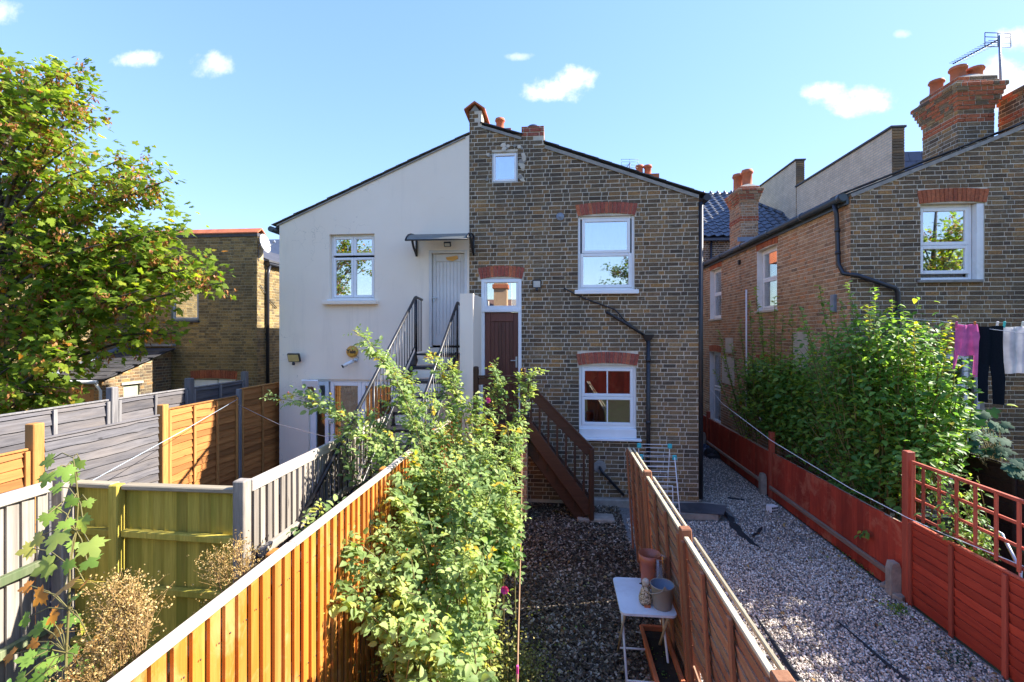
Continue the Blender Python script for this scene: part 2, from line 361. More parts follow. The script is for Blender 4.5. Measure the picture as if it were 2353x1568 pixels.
# ------------------------------------------------------------------ walls, bricks, windows
def _tmpl(seed):
    r = random.Random(seed); e = .035; ez = .09
    j = lambda a: r.uniform(-a, a)
    vs = []
    for (y, ix, iz, jx, jz) in ((-.6, 0, 0, .0, .0), (.55, .0, .0, .008, .03), (1.0, e, ez, .012, .05)):
        for (x, z) in ((0,0),(1,0),(1,1),(0,1)):
            vs.append((abs(x-ix)+j(jx) if x == 0 else 1-ix+j(jx), y+(j(.14) if y > .9 else 0), (iz if z == 0 else 1-iz)+j(jz)))
    fs = [(8,9,10,11)]
    for a in (0, 4):
        for k in range(4):
            l = (k+1) % 4; fs.append((a+k, a+l, a+4+l, a+4+k))
    # outward is +y : x right-handed with z up -> make faces look out
    return vs, [tuple(reversed(f)) for f in fs]
TMPL = [_tmpl(i) for i in range(6)]
_brick_mesh = {}
def brick_mesh(m, k, q):
    key = (m.name, k, q)
    if key not in _brick_mesh:
        vs, fs = TMPL[k]; me = bpy.data.meshes.new('brick'); me.from_pydata(vs, [], fs)
        at = me.attributes.new('rnd', 'FLOAT', 'POINT'); at.data.foreach_set('value', [(q+.5)/14]*len(vs)); me.materials.append(m); _brick_mesh[key] = me
    return _brick_mesh[key]

def top_at(top, s):
    for (a, za), (b, zb) in zip(top, top[1:]):
        if a <= s <= b: return za+(zb-za)*((s-a)/(b-a) if b > a else 0)
    return top[0][1] if s < top[0][0] else top[-1][1]
def wall_panel(mb, P0, D, N, z0, top, holes, thick):
    P = lambda s, z, d=0.0: P0+D*s+V(0,0,z)+N*d
    ss = sorted({a for a, _ in top} | {h[0] for h in holes} | {h[1] for h in holes})
    for a, b in zip(ss, ss[1:]):
        if b-a < 1e-6: continue
        e = 1e-5; ta, tb = top_at(top, a+e), top_at(top, b-e)
        hs = sorted((h[2], h[3]) for h in holes if h[0] <= a+e and h[1] >= b-e)
        lo = z0
        for (h0, h1) in hs+[(None, None)]:
            za, zb = (h0, h0) if h0 is not None else (ta, tb)
            if za > lo+1e-5 or zb > lo+1e-5:
                mb.quad(P(a,lo), P(b,lo), P(b,zb), P(a,za)); mb.quad(P(a,lo,-thick), P(a,za,-thick), P(b,zb,-thick), P(b,lo,-thick))
            if h1 is not None: lo = h1
        mb.quad(P(a,ta), P(b,tb), P(b,tb,-thick), P(a,ta,-thick))
    for (a, b, c, d) in holes:
        mb.quad(P(a,c), P(a,d), P(a,d,-thick), P(a,c,-thick)); mb.quad(P(b,c), P(b,c,-thick), P(b,d,-thick), P(b,d))
        mb.quad(P(a,c), P(a,c,-thick), P(b,c,-thick), P(b,c)); mb.quad(P(a,d), P(b,d), P(b,d,-thick), P(a,d,-thick))
    for s in (top[0][0], top[-1][0]):
        t = top_at(top, s); mb.quad(P(s,z0), P(s,t), P(s,t,-thick), P(s,z0,-thick))
def lay_bricks(parent, P0, D, N, z0, top, gaps, m, nparts=0, key=None, course=.0755, seed=1, proud=.007, smin=None, smax=None):
    """Flemish bond, each brick its own piece: the nearest as objects, the rest one mesh"""
    r = random.Random(seed); L = []
    s0, s1 = (top[0][0] if smin is None else smin), (top[-1][0] if smax is None else smax)
    zmax = max(z for _, z in top); k = 0; z = z0
    while z < zmax:
        h = course-.0128; zm = z+h/2
        s = s0-(.17 if k % 2 else 0.0)-r.uniform(0, .02); st = k % 2
        while s < s1:
            w = .215 if st else .1035; st = 1-st; w += r.uniform(-.006, .006)
            a, b = max(s, s0), min(s+w, s1)
            segs = [(a, b)] if b-a > .012 else []
            for (ga, gb, gc, gd) in gaps:
                if z+h > gc+.012 and z < gd-.012:
                    ns_ = []
                    for (x, y) in segs:
                        if y <= ga or x >= gb: ns_.append((x, y))
                        else:
                            if ga-x > .014: ns_.append((x, ga))
                            if y-gb > .014: ns_.append((gb, y))
                    segs = ns_
            for (x, y) in segs:
                t = min(top_at(top, x+1e-4), top_at(top, y-1e-4))
                if t < z+.02: continue
                hh = min(h, t-z-.004)
                if hh > .015: L.append((x, y, z+r.uniform(-.002,.002), hh))
            s += w+.0122
        z += course; k += 1
    if not L: return None
    A = np.zeros((len(L), 3, 3)); T = np.zeros((len(L), 3)); rn = np.zeros(len(L))
    flip = D.cross(N).z < 0
    for i, (x, y, zz, hh) in enumerate(L):
        ax = D*(y-x)*(-1 if flip else 1); o = P0+D*(y if flip else x)+V(0,0,zz)
        tilt = r.uniform(-.006, .006)
        A[i, :, 0] = ax+V(0,0,tilt*(y-x)); A[i, :, 1] = N*(proud*r.uniform(.55, 1.35)); A[i, :, 2] = V(0,0,hh); T[i] = o
        rn[i] = r.random()
    order = np.arange(len(L)); part = np.zeros(len(L), bool)
    if nparts:
        cp = np.array(key if key is not None else (0, 0, CAMH)); d = np.linalg.norm(T+A[:, :, 0]*.5-cp, axis=1)
        part[np.argsort(d)[:nparts]] = True
        for i in np.where(part)[0]:
            mw = Matrix.Identity(4)
            for c in range(3):
                for q in range(3): mw[q][c] = A[i, q, c]
                mw[c][3] = T[i, c]
            link('brick', brick_mesh(m, r.randrange(6), min(13, int(rn[i]*14))), parent, None, mw)
    rest = np.where(~part)[0]
    if len(rest):
        vs, fs = TMPL[seed % 6]
        batch('brickwork', vs, fs, A[rest], T[rest], m, rn[rest], parent)
    return L
def arch(parent, P0, D, N, s0, s1, zb, h, n, m, camber=.045, flare=.045, proud=.016, seed=3):
    """cambered head of rubbed bricks on end"""
    r = random.Random(seed); P = lambda s, z, d: P0+D*s+V(0,0,z)+N*d
    mid = (s0+s1)/2; hw = (s1-s0)/2; g = .004
    bot = lambda t: zb+camber*(1-t*t)
    for i in range(n):
        t0, t1 = -1+2*i/n, -1+2*(i+1)/n; d = proud*r.uniform(.7, 1.3)
        q = [(mid+t0*hw+g, bot(t0)), (mid+t1*hw-g, bot(t1)), (mid+t1*(hw+flare)-g, bot(t1)+h), (mid+t0*(hw+flare)+g, bot(t0)+h)]
        mb = MB(); mb.prism([P(a, z, -.03) for a, z in q], N*(.03+d)); mb.obj('arch_brick', m, parent, r.random())

def window(parent, P0, D, N, s0, s1, z0, z1, cells, recess=.07, fw=.05, sash=.045, m=None, glass=None, sill=None, curtain=None, bars=(), name='window', label=None, lining=None, sillm=None):
    """frame with a sash and a pane for every cell (fractions of the opening)"""
    m = m or M_PVC; glass = glass or M_GLASS
    P = lambda s, z, d: P0+D*s+V(0,0,z)+N*d
    U = V(0,0,1); mb = MB(); dd = .035
    def bar(a, b, c, d, y0, y1, ch=.006): mb.obox(P((a+b)/2, (c+d)/2, (y0+y1)/2), D, N, U, (b-a)/2, abs(y1-y0)/2, (d-c)/2, ch)
    y = -recess
    bar(s0, s0+fw, z0, z1, y-.07, y); bar(s1-fw, s1, z0, z1, y-.07, y); bar(s0+fw, s1-fw, z1-fw, z1, y-.07, y-.001); bar(s0+fw, s1-fw, z0, z0+fw, y-.07, y-.001)
    panes = []; iw, ih = s1-s0-2*fw, z1-z0-2*fw
    for (a0, a1, b0, b1) in cells:
        a, b, c, d = s0+fw+iw*a0, s0+fw+iw*a1, z0+fw+ih*b0, z0+fw+ih*b1
        bar(a+.002, a+sash, c+.002, d-.002, y-.05, y+.014); bar(b-sash, b-.002, c+.002, d-.002, y-.05, y+.014)
        bar(a+sash, b-sash, d-sash, d-.002, y-.05, y+.013); bar(a+sash, b-sash, c+.002, c+sash, y-.05, y+.013)
        panes.append((a+sash, b-sash, c+sash, d-sash))
    for (fx, b0, b1) in bars:
        xx = s0+fw+iw*fx; bar(xx-.012, xx+.012, z0+fw+ih*b0, z0+fw+ih*b1, y-.025, y+.004)
    w = mb.obj(name, m, parent, None, label)
    for (a, b, c, d) in panes:
        MB().obox(P((a+b)/2, (c+d)/2, y-.018), D, N, U, (b-a)/2+.006, .006, (d-c)/2+.006).obj('pane', glass, w)
    if sill:
        ov, dp, hh = sill
        MB().obox(P((s0+s1)/2, z0-hh/2-.001, dp/2-recess/2), D, N, U, (s1-s0)/2+ov, dp/2+recess/2, hh/2, .008).obj('sill', sillm or m, w)
    if lining:
        lb = MB(); t = .006
        for ss in (s0, s1): lb.obox(P(ss+(t if ss == s0 else -t), (z0+z1)/2, -recess/2+.004), D, N, U, t/2+.003, recess/2, (z1-z0)/2)
        lb.obj('reveal', lining, w)
    if curtain:
        cm, cells2, back = curtain
        for (a0, a1, b0, b1) in cells2:
            cb = MB(); n = 26; x0, x1 = s0+(s1-s0)*a0, s0+(s1-s0)*a1; c, d = z0+(z1-z0)*b0, z0+(z1-z0)*b1
            vs = []; 
            for i in range(n+1):
                q = x0+(x1-x0)*i/n; dp = -recess-back+.018*math.sin(i*1.9)+.006*math.sin(i*4.3)
                vs += [P(q, c, dp), P(q, d, dp)]
            cb.add(vs, [(2*i, 2*i+2, 2*i+3, 2*i+1) for i in range(n)], True); cb.obj('curtain', cm, w)
    return w
def room(parent, P0, D, N, holes, depth=2.2, m=None, th=.26):
    mb = MB(); P = lambda s, z, d: P0+D*s+V(0,0,z)+N*d
    for (a, b, c, d) in holes:
        a -= .5; b += .5; c -= .4; d += .3; e = -depth-th
        mb.quad(P(a,c,e), P(b,c,e), P(b,d,e), P(a,d,e))
        mb.quad(P(a,c,-th), P(a,c,e), P(a,d,e), P(a,d,-th)); mb.quad(P(b,c,-th), P(b,d,-th), P(b,d,e), P(b,c,e))
        mb.quad(P(a,c,-th), P(b,c,-th), P(b,c,e), P(a,c,e)); mb.quad(P(a,d,-th), P(a,d,e), P(b,d,e), P(b,d,-th))
    return mb.obj('room', m or M_ROOM, parent)
def slope_roof(parent, name, x0, z0, x1, z1, y0, y1, m, th=.05):
    mb = MB(); mb.prism([V(x0,y0,z0), V(x1,y0,z1), V(x1,y0,z1+th), V(x0,y0,z0+th)], V(0,y1-y0,0)); return mb.obj(name, m, parent)
def verge(roof, x0, z0, x1, z1, y, m, n, th=.016, over=.07, seed=2, up=.0):
    """slate ends along a gable"""
    r = random.Random(seed); d = V(x1-x0, 0, z1-z0); L = d.length; d.normalize(); nrm = V(-d.z, 0, d.x)
    if nrm.z < 0: nrm = -nrm
    for i in range(n):
        a = L*i/n-.03; b = L*(i+1)/n+.02
        lo, hi = (a, b)
        c = V(x0, y-over/2+.16, z0)+d*((lo+hi)/2)+nrm*(up+.02+r.uniform(-.003,.004))
        dd = (d+nrm*(.03+r.uniform(-.012,.012))*(1 if d.z < 0 else -1)).normalized(); nn = V(-dd.z, 0, dd.x); nn = nn if nn.z > 0 else -nn
        MB().obox(c, dd, V(0,1,0), nn, (hi-lo)/2, .16+over/2+r.uniform(0,.012), th/2).obj('slate', m, roof)
def pot(parent, c, h, r, m=None, n=16):
    MB().lathe(c, [(r*.95,0),(r*.86,.04),(r*.84,h*.74),(r*1.02,h*.78),(r*1.08,h*.84),(r*1.08,h*.9),(r*.98,h*.93),(r*.98,h),(r*.8,h),(r*.76,h*.6)], n).obj('pot', m or M_TERRA, parent)
def chimney(parent, x0, x1, y0, y1, z0, z1, m, mc, bands=(), corb=3, mort=None, seed=5):
    mb = MB(); mb.box(x0, x1, y0, y1, z0, z1-.02); st = mb.obj('chimney', mort or M_MORT, parent)
    sn = lambda q: z0+round((q-z0)/.0755)*.0755
    bands = [sn(b) for b in bands]; gaps = [(-99, 99, b-.005, b+.146) for b in bands]; z1 = sn(z1)
    F = [(V(0,y0,0), V(1,0,0), V(0,-1,0), x0, x1), (V(x0,0,0), V(0,1,0), V(-1,0,0), y0, y1), (V(x1,0,0), V(0,1,0), V(1,0,0), y0, y1)]
    for i, (p, d, nn, a, b) in enumerate(F):
        zt = z1-corb*.0755*2
        lay_bricks(st, p, d, nn, z0, [(a,zt),(b,zt)], gaps, m, 0, seed=seed+i)
        for q in bands: lay_bricks(st, p, d, nn, q, [(a,q+.152),(b,q+.152)], [], mc, 0, seed=seed+9+i, proud=.014)
    r = random.Random(seed); zz = z1-corb*.0755*2
    for k in range(corb*2):
        e = .025+.024*min(k, corb+1) if k <= corb+1 else .025+.024*(2*corb-k)*.6
        for (ax, a0, a1, oth, sg) in (('x', x0-e, x1+e, y0-e, -1), ('x', x0-e, x1+e, y1+e, 1), ('y', y0-e+.1, y1+e-.1, x0-e, -1), ('y', y0-e+.1, y1+e-.1, x1+e, 1)):
            s = a0
            while s < a1-.03:
                w = min(r.choice((.215, .1)), a1-s); mm = mc if r.random() < .62 else m
                b0 = MB(); t = r.uniform(-.006, .004)
                if ax == 'x': b0.obox(V(s+w/2, oth-sg*(.05)+sg*t, zz+.033), V(1,0,0), V(0,1,0), V(0,0,1), w/2-.005, .052, .0325, .006)
                else: b0.obox(V(oth-sg*.05+sg*t, s+w/2, zz+.033), V(1,0,0), V(0,1,0), V(0,0,1), .052, w/2-.005, .0325, .006)
                b0.obj('brick', mm, st, r.random()); s += w
        MB().box(x0-e+.012, x1+e-.012, y0-e+.012, y1+e-.012, zz-.004, zz+.0745).obj('mortar_bed', mort or M_MORT, st)
        zz += .0755
    mb = MB(); e = .03
    mb.prism([V(x0-e,y0-e,z1-.005), V(x1+e,y0-e,z1-.005), V((x0+x1)/2+.05,y0-e+.1,z1+.09), V((x0+x1)/2-.05,y0-e+.1,z1+.09)], V(0,y1-y0+e,0)); mb.obj('flaunching', M_CEM, st)
    return st

X3, Y3, Z3 = V(1,0,0), V(0,1,0), V(0,0,1)
NF = V(0,-1,0); FY = 8.6
PF = V(0, FY, 0)

# ------------------------------------------------------------------ ground
def ground_mat(name, stops, sc=3, bm=.6):
    m, nt, out = new_mat(name); p = coords(nt, 'World')
    c = ramp(nt, noise(nt, p, sc, 8, .7), stops)
    principled(nt, out, c, .95, bump(nt, noise(nt, p, sc*9, 5, .7), bm, .03), .2); return m
M_SOIL = ground_mat('soil and weeds', [(.3,(.03,.024,.016)),(.5,(.06,.05,.03)),(.62,(.045,.07,.02)),(.8,(.07,.09,.03))])
M_MULCHB = ground_mat('dark mulch bed', [(.3,(.018,.015,.012)),(.6,(.05,.042,.034)),(.85,(.1,.085,.07))], 14)
M_GRAVB = ground_mat('gravel bed', [(.3,(.12,.11,.105)),(.55,(.25,.235,.22)),(.8,(.42,.4,.37))], 40)
structure(MB().quad((-900,-900,-.03),(900,-900,-.03),(900,900,-.03),(-900,900,-.03)).obj('ground', M_SOIL))
gv = [(1.03,.6),(3.98,.6),(3.98,16.9),(2.5,16.9),(2.5,8.62),(1.03,8.62)]
structure(MB().quad(*[(x,y,-.012) for x, y in gv]).obj('gravel_path', M_GRAVB))
structure(MB().quad((-1.58,.6,-.012),(1.029,.6,-.012),(1.029,8.61,-.012),(-1.58,8.61,-.012)).obj('mulch_bed', M_MULCHB))
M_PAVE = plain('brick paving', (.16,.075,.055), .85, .4, 9, .5, .2, kind='World')
structure(MB().quad((-5.3,5.6,-.012),(-2.6,5.6,-.012),(-2.6,8.6,-.012),(-5.3,8.6,-.012)).obj('patio', M_PAVE))

# ------------------------------------------------------------------ rendered house with the outside stair
ha = thing('rendered_house', 'cream rendered house with pitched gable and black outside stair up to a pale door', 'house', (-3.5, FY, 0))
mb = MB()
hA = [(-4.34,-3.45,3.73,4.97), (-2.39,-1.68,2.81,4.62), (-4.76,-3.02,.12,2.2)]
wall_panel(mb, PF, X3, NF, -.05, [(-5.35,5.19),(-1.632,6.76)], hA, .26)
mb.box(-5.35, -5.1, FY+.261, 17, -.05, 5.19); mb.box(-5.1, -1.65, 16.8, 17, -.05, 6.5)
wallA = mb.obj('wall', M_REND, ha)
room(ha, PF, X3, NF, hA)
roofA = slope_roof(ha, 'roof', -5.5, 5.085, -1.64, 6.715, FY+.05, 17, M_SLATE, .04)
verge(roofA, -5.46, 5.165, -1.64, 6.778, FY, M_VERGE, 17, seed=4, th=.012, over=.03)
MB().obox(V(-3.55,FY-.012,5.938), V(3.72,0,1.572).normalized(), Y3, V(-1.572,0,3.72).normalized(), 2.0, .014, .012).obj('verge_trim', M_CEM, roofA)
MB().tube([(-5.47,FY-.1,5.08),(-5.47,17,5.08)], .055, 10).obj('gutter', M_GUT, ha)
window(ha, PF, X3, NF, -4.34, -3.45, 3.73, 4.97, [(0,.5,.0,.66),(.5,1,0,.66),(0,.5,.69,1),(.5,1,.69,1)], .09, .035, .05, sill=None, glass=M_GLASSR, curtain=(M_CURT, [(0.05,.28,.05,.65),(.52,.6,.05,.65)], .12))
MB().obox(V(-3.905,FY-.04,3.66), X3, Y3, Z3, .53, .07, .035, .008).obj('window_ledge', M_REND, wallA)
MB().obox(V(-3.895,FY-.005,3.715), X3, Y3, Z3, .46, .06, .014).obj('sill', M_PVC, wallA)
# door of the rendered house
db = MB(); dz0, dz1, dx0, dx1 = 2.82, 4.6, -2.37, -1.7
db.obox(V((dx0+dx1)/2, FY+.075, (dz0+dz1)/2), X3, Y3, Z3, (dx1-dx0)/2-.03, .02, (dz1-dz0)/2-.03)
dA = db.obj('door', M_GREYP, ha)
fr = MB()
fr.obox(V(dx0,FY+.04,(dz0+dz1)/2), X3, Y3, Z3, .028, .05, (dz1-dz0)/2, .006); fr.obox(V(dx1,FY+.04,(dz0+dz1)/2), X3, Y3, Z3, .028, .05, (dz1-dz0)/2, .006); fr.obox(V((dx0+dx1)/2,FY+.041,dz1), X3, Y3, Z3, (dx1-dx0)/2+.028, .05, .028, .006)
fr.obj('door_frame', M_GREYP, dA)
for i in range(7):
    a = dx0+.1+i*(dx1-dx0-.2)/7; b = a+(dx1-dx0-.2)/7
    MB().obox(V((a+b)/2, FY+.052, (dz0+.24+dz1-.18)/2), X3, Y3, Z3, (b-a)/2-.0035, .006, (dz1-.18-dz0-.24)/2, .004).obj('plank', M_GREYP, dA)
for (a, b, c, d) in ((dx0+.035,dx0+.097,dz0+.04,dz1-.04),(dx1-.097,dx1-.035,dz0+.04,dz1-.04),(dx0+.099,dx1-.099,dz0+.04,dz0+.236),(dx0+.099,dx1-.099,dz1-.176,dz1-.04)):
    MB().obox(V((a+b)/2,FY+.048,(c+d)/2), X3, Y3, Z3, (b-a)/2, .012, (d-c)/2, .004).obj('rail', M_GREYP, dA)
MB().obox(V(-2.31,FY+.025,3.72), X3, Y3, Z3, .02, .008, .05, .003).obox(V(-2.28,FY-.02,3.74), X3, Y3, Z3, .055, .01, .01, .004).obj('handle', M_WIRE, dA)
MB().add([V(-2.08,FY+.02,4.5),V(-1.86,FY+.02,4.53),V(-1.84,FY+.02,4.47),V(-1.95,FY+.02,4.43),V(-2.06,FY+.02,4.45)], [(0,1,2,3,4)]).obj('peeled_patch', M_PINE, dA, None, 'bare wood patch where paint has peeled')
# patio doors
pw_ = window(ha, PF, X3, NF, -4.76, -3.02, .12, 2.2, [(0,.2,0,.78),(0,.2,.8,1),(.22,.6,0,1),(.6,1,0,1)], .06, .05, .075, glass=M_GLASSD, curtain=(M_WOVEN, [(.24,.58,.45,.97),(.62,.98,.45,.97)], .1), name='patio_door')
MB().obox(V(-4.62,FY-.13,2.0), X3, V(0,.93,.36).normalized(), V(0,-.36,.93).normalized(), .16, .022, .22, .006).obj('open_vent_light', M_PVC, pw_)
MB().obox(V(-4.62,FY-.154,1.99), X3, V(0,.93,.36).normalized(), V(0,-.36,.93).normalized(), .06, .004, .1).obj('pane', M_GLASSR, pw_)
for z in (.95, 1.42): MB().obox(V(-4.33,FY+.02,z), X3, Y3, Z3, .02, .02, .07, .006).obox(V(-4.3,FY-.02,z+.03), X3, Y3, Z3, .06, .012, .012, .004).obj('handle', M_PVC, pw_)

# fin wall between the two doors
mb = MB(); mb.prism([V(-1.625,7.72,-.02),V(-1.625,7.72,3.74),V(-1.625,8.595,3.74),V(-1.625,8.595,-.02)], V(.225,0,0))
fin = tag(mb.obj('screen_wall', M_REND), 'narrow rendered screen wall standing between the pale door and the brown door', 'wall')

# ------------------------------------------------------------------ brick house
hb = thing('brick_house', 'sooty stock brick house with sloping roof, three white windows and a brown back door', 'house', (.4, FY, 0))
topB = [(-1.628,7.2),(-1.40,7.2),(-1.399,6.93),(-.661,6.68),(-.66,6.87),(-.25,6.87),(-.249,6.53),(2.49,5.53)]
hB = [(-1.21,-.73,5.86,6.42), (.365,1.375,3.86,5.2), (.385,1.405,1.2,2.5), (-1.4,-.67,1.5,4.08)]
mb = MB(); wall_panel(mb, PF, X3, NF, -.05, topB, hB, .26)
mb.box(2.23, 2.49, FY+.261, 17, -.05, 5.45); mb.box(-1.62, -1.42, FY+.27, 16.5, 5.5, 7.2); mb.box(-.655, -.255, FY+.27, FY+.7, 6.3, 6.865)
wallB = mb.obj('wall', M_MORT, hb)
room(hb, PF, X3, NF, hB[:3])
gB = hB+[(.34,1.405,5.19,5.405),(.355,1.435,2.49,2.705),(-1.45,-.62,4.07,4.285)]
lay_bricks(wallB, PF, X3, NF, .05, topB, gB+[(-.66,-.25,6.693,6.9)], M_BRICK, 300, (.9, 8.6, 3.2), seed=11)
lay_bricks(wallB, PF, X3, NF, 6.694, [(-.66,6.87),(-.25,6.87)], [], M_BRICKR, 0, seed=12, proud=.014)
lay_bricks(wallB, V(2.49,0,0), Y3, V(1,0,0), .05, [(FY,5.42),(16.9,5.42)], [], M_BRICK, 0, seed=15)
lay_bricks(wallB, V(-.255,0,0), Y3, V(1,0,0), 6.6, [(FY+.02,6.87),(FY+.7,6.87)], [], M_BRICKW, 0, seed=13)
lay_bricks(wallB, V(-1.42,0,0), Y3, V(1,0,0), 6.9, [(FY+.02,7.2),(16.5,7.2)], [], M_BRICKY, 0, seed=14)
for (a, b, z, n, sd_) in ((.36,1.385,5.2,15,1), (.375,1.415,2.5,15,2), (-1.425,-.645,4.08,12,3)):
    arch(wallB, PF, X3, NF, a, b, z, .2, n, M_BRICKR, seed=sd_)
roofB = slope_roof(hb, 'roof', -1.40, 6.88, 2.62, 5.42, FY+.05, 17, M_SLATE, .04)
verge(roofB, -.24, 6.555, 2.6, 5.515, FY, M_SLATE, 12, seed=6, th=.014, over=.04); verge(roofB, -1.40, 6.955, -.66, 6.705, FY, M_SLATE, 3, seed=8, th=.014, over=.04)
mb = MB(); d = V(2.75,0,-1.0).normalized(); mb.obox(V(1.12,FY-.012,5.985), d, Y3, V(-d.z,0,d.x), 1.44, .016, .028); d = V(.74,0,-.25).normalized(); mb.obox(V(-1.03,FY-.012,6.77), d, Y3, V(-d.z,0,d.x), .385, .016, .025)
mb.obj('cement_fillet', M_CEM, roofB)
# gabled coping on the party wall
for i in range(5):
    y0 = FY-.06+i*.45; mb = MB()
    mb.prism([V(-1.72,y0,7.22),V(-1.525,y0,7.36),V(-1.33,y0,7.22),V(-1.33,y0,7.195),V(-1.525,y0,7.325),V(-1.72,y0,7.195)], V(0,.447,0)); mb.obj('coping_tile', M_TERRA, wallB)
mb = MB(); mb.prism([V(-1.61,FY-.004,7.2),V(-1.44,FY-.004,7.2),V(-1.525,FY-.004,7.315)], V(0,.2,0)); mb.obj('mortar_infill', M_CEM, wallB)
MB().lathe((-.46,FY+.25,6.865), [(.14,0),(.15,.03),(.13,.08),(.08,.12),(.02,.135)], 16).obj('flue_cowl', M_BLACK, wallB)
# stacks beyond the roof, only their pots seen
for (u, vt, vb, Y) in ((1149,274,297,12.0),):
    a, b = W(u, vt, Y=Y), W(u, vb, Y=Y); st = MB().box(a.x-.3, a.x+.3, Y-.2, Y+.4, 5.8, b.z-.07).obj('chimney', M_BRICKR, hb, .5); pot(st, (a.x, Y, b.z-.07), a.z-b.z+.07, .12)
window(hb, PF, X3, NF, -1.21, -.73, 5.86, 6.42, [(0,1,0,1)], .03, .02, .045, glass=M_GLASSR)
# patchy mortar round the little attic window
r = random.Random(5)
for k in range(26):
    t = r.random(); side = r.choice('lrrt')
    x, z = (-1.265+r.uniform(-.03,.03), 5.88+t*.5) if side == 'l' else (-.665+r.uniform(-.035,.06), 5.86+t*.6) if side == 'r' else (-1.0+t*.35, 6.47+r.uniform(-.02,.07))
    n = 7; rr = r.uniform(.03,.06)
    MB().prism([V(x+rr*math.cos(q*6.283/n)*r.uniform(.6,1.1), FY-.004, z+rr*math.sin(q*6.283/n)*r.uniform(.6,1.1)) for q in range(n)], V(0,-.012-r.uniform(0,.01),0)).obj('mortar_patch', M_MORT if r.random() < .6 else M_CEM, wallB)
window(hb, PF, X3, NF, .365, 1.375, 3.86, 5.2, [(.03,.97,.5,1),(0,1,0,.5)], .045, .045, .055, sill=(.06,.09,.075), glass=M_GLASSR, curtain=(M_BLIND, [(0,1,0,1)], .14))
window(hb, PF, X3, NF, .385, 1.405, 1.36, 2.5, [(.0,1,.5,1),(0,1,0,.5)], .045, .05, .055, glass=M_GLASSL, bars=((.5,.53,.97),(.5,.05,.47)))
MB().obox(V(.895,FY+.02,1.28), X3, Y3, Z3, .508, .05, .08, .006).obj('bottom_panel', M_PVC, wallB); MB().obox(V(.91,FY-.03,1.178), X3, Y3, Z3, .57, .075, .02, .006).obj('sill', M_PVC, wallB)
# back door of the brick house
dx0, dx1 = -1.34, -.715
fr = MB()
for x in (-1.375, -.69): fr.obox(V(x,FY+.03,2.78), X3, Y3, Z3, .03, .05, 1.29, .006)
fr.obox(V(-1.035,FY+.031,4.045), X3, Y3, Z3, .36, .05, .03, .006); fr.obox(V(-1.04,FY+.025,3.5), X3, Y3, Z3, .37, .06, .03, .006); fr.obox(V(-1.03,FY+.03,3.56), X3, Y3, Z3, .315, .04, .028, .004)
for x in (-1.325, -.74): fr.obox(V(x,FY+.035,3.78), X3, Y3, Z3, .02, .04, .24, .004)
dfr = fr.obj('door_frame', M_PVC, hb)
MB().obox(V(-1.035,FY+.04,3.79), X3, Y3, Z3, .29, .005, .235).obj('pane', M_GLASSR, dfr)
db = MB(); db.obox(V(-1.03,FY+.07,2.48), X3, Y3, Z3, .31, .02, .98); dB = db.obj('door', M_DOOR, hb)
for (a, b, c, d) in ((dx0,dx0+.1,1.5,3.465),(dx1-.1,dx1,1.5,3.465),(dx0+.102,dx1-.102,3.3,3.465),(dx0+.102,dx1-.102,1.5,1.72)):
    MB().obox(V((a+b)/2,FY+.043,(c+d)/2), X3, Y3, Z3, (b-a)/2, .012, (d-c)/2, .004).obj('rail', M_DOOR, dB)
for i in range(6):
    w = (dx1-dx0-.204)/6; a = dx0+.102+i*w
    MB().obox(V(a+w/2,FY+.047,2.51), X3, Y3, Z3, w/2-.003, .006, .785, .003).obj('plank', M_DOOR, dB)
MB().obox(V(-.755,FY+.022,2.55), X3, Y3, Z3, .018, .006, .1, .004).obox(V(-.8,FY-.02,2.58), X3, Y3, Z3, .06, .009, .009, .004).obox(V(-.755,FY,2.58), X3, Y3, Z3, .01, .02, .01).obj('handle', M_WIRE, dB)
# white painted strip of wall beside the door
MB().obox(V(-1.44,FY-.012,2.75), X3, Y3, Z3, .034, .01, 1.0).obj('painted_strip', M_WPAINT, wallB)
# footing and slab at the right-hand corner
mb = MB(); mb.obox(V(.95,FY-.06,.03), X3, Y3, Z3, .75, .07, .1, .02); mb.obj('footing', M_CONC, hb)
mb = MB(); mb.prism([V(1.55,8.0,.0),V(2.62,8.0,0),V(2.9,8.5,.0),V(2.5,8.62,0),V(1.55,8.62,0)], V(0,0,.1)); tag(mb.obj('concrete_slab', M_CONC), 'low concrete slab at the foot of the brick corner', 'slab')
mb = MB(); mb.prism([V(1.9,8.05,.104),V(2.7,7.98,.104),V(2.9,8.4,.104),V(2.52,8.5,.104),V(2.1,8.45,.104)], V(0,0,.012)); tag(mb.obj('wet_slate', M_SLATE), 'dark wet slate sheet lying on the concrete slab', 'slate')
# ------------------------------------------------------------------ terraced house on the right
hc = thing('terraced_house', 'long stock brick house with orange arches, black gutter and large red chimney', 'house', (7, FY, 0))
CX0 = 5.01
topC = [(CX0,5.47),(9.2,7.13),(10.6,6.6)]
hC = [(6.12,7.12,3.98,5.27), (6.3,7.12,.6,2.76)]
mb = MB(); wall_panel(mb, PF, X3, NF, -.05, topC, hC, .26)
PC = V(CX0, 0, 0); NC = V(-1,0,0)
hCf = [(11.31,12.4,3.65,5.15), (15.0,16.07,3.57,5.15), (15.05,16.1,.2,2.5), (11.3,12.4,.9,2.35), (17.0,17.7,3.6,5.1)]
topCf = [(FY+.262,5.44),(18.4,5.44)]
wall_panel(mb, PC, Y3, NC, -.05, topCf, hCf, .26)
mb.box(10.4, 10.6, FY+.27, 18, -.05, 6.5)
wallC = mb.obj('wall', M_MORT, hc)
room(hc, PF, X3, NF, hC, 1.6); room(hc, PC, Y3, NC, hCf, 1.4)
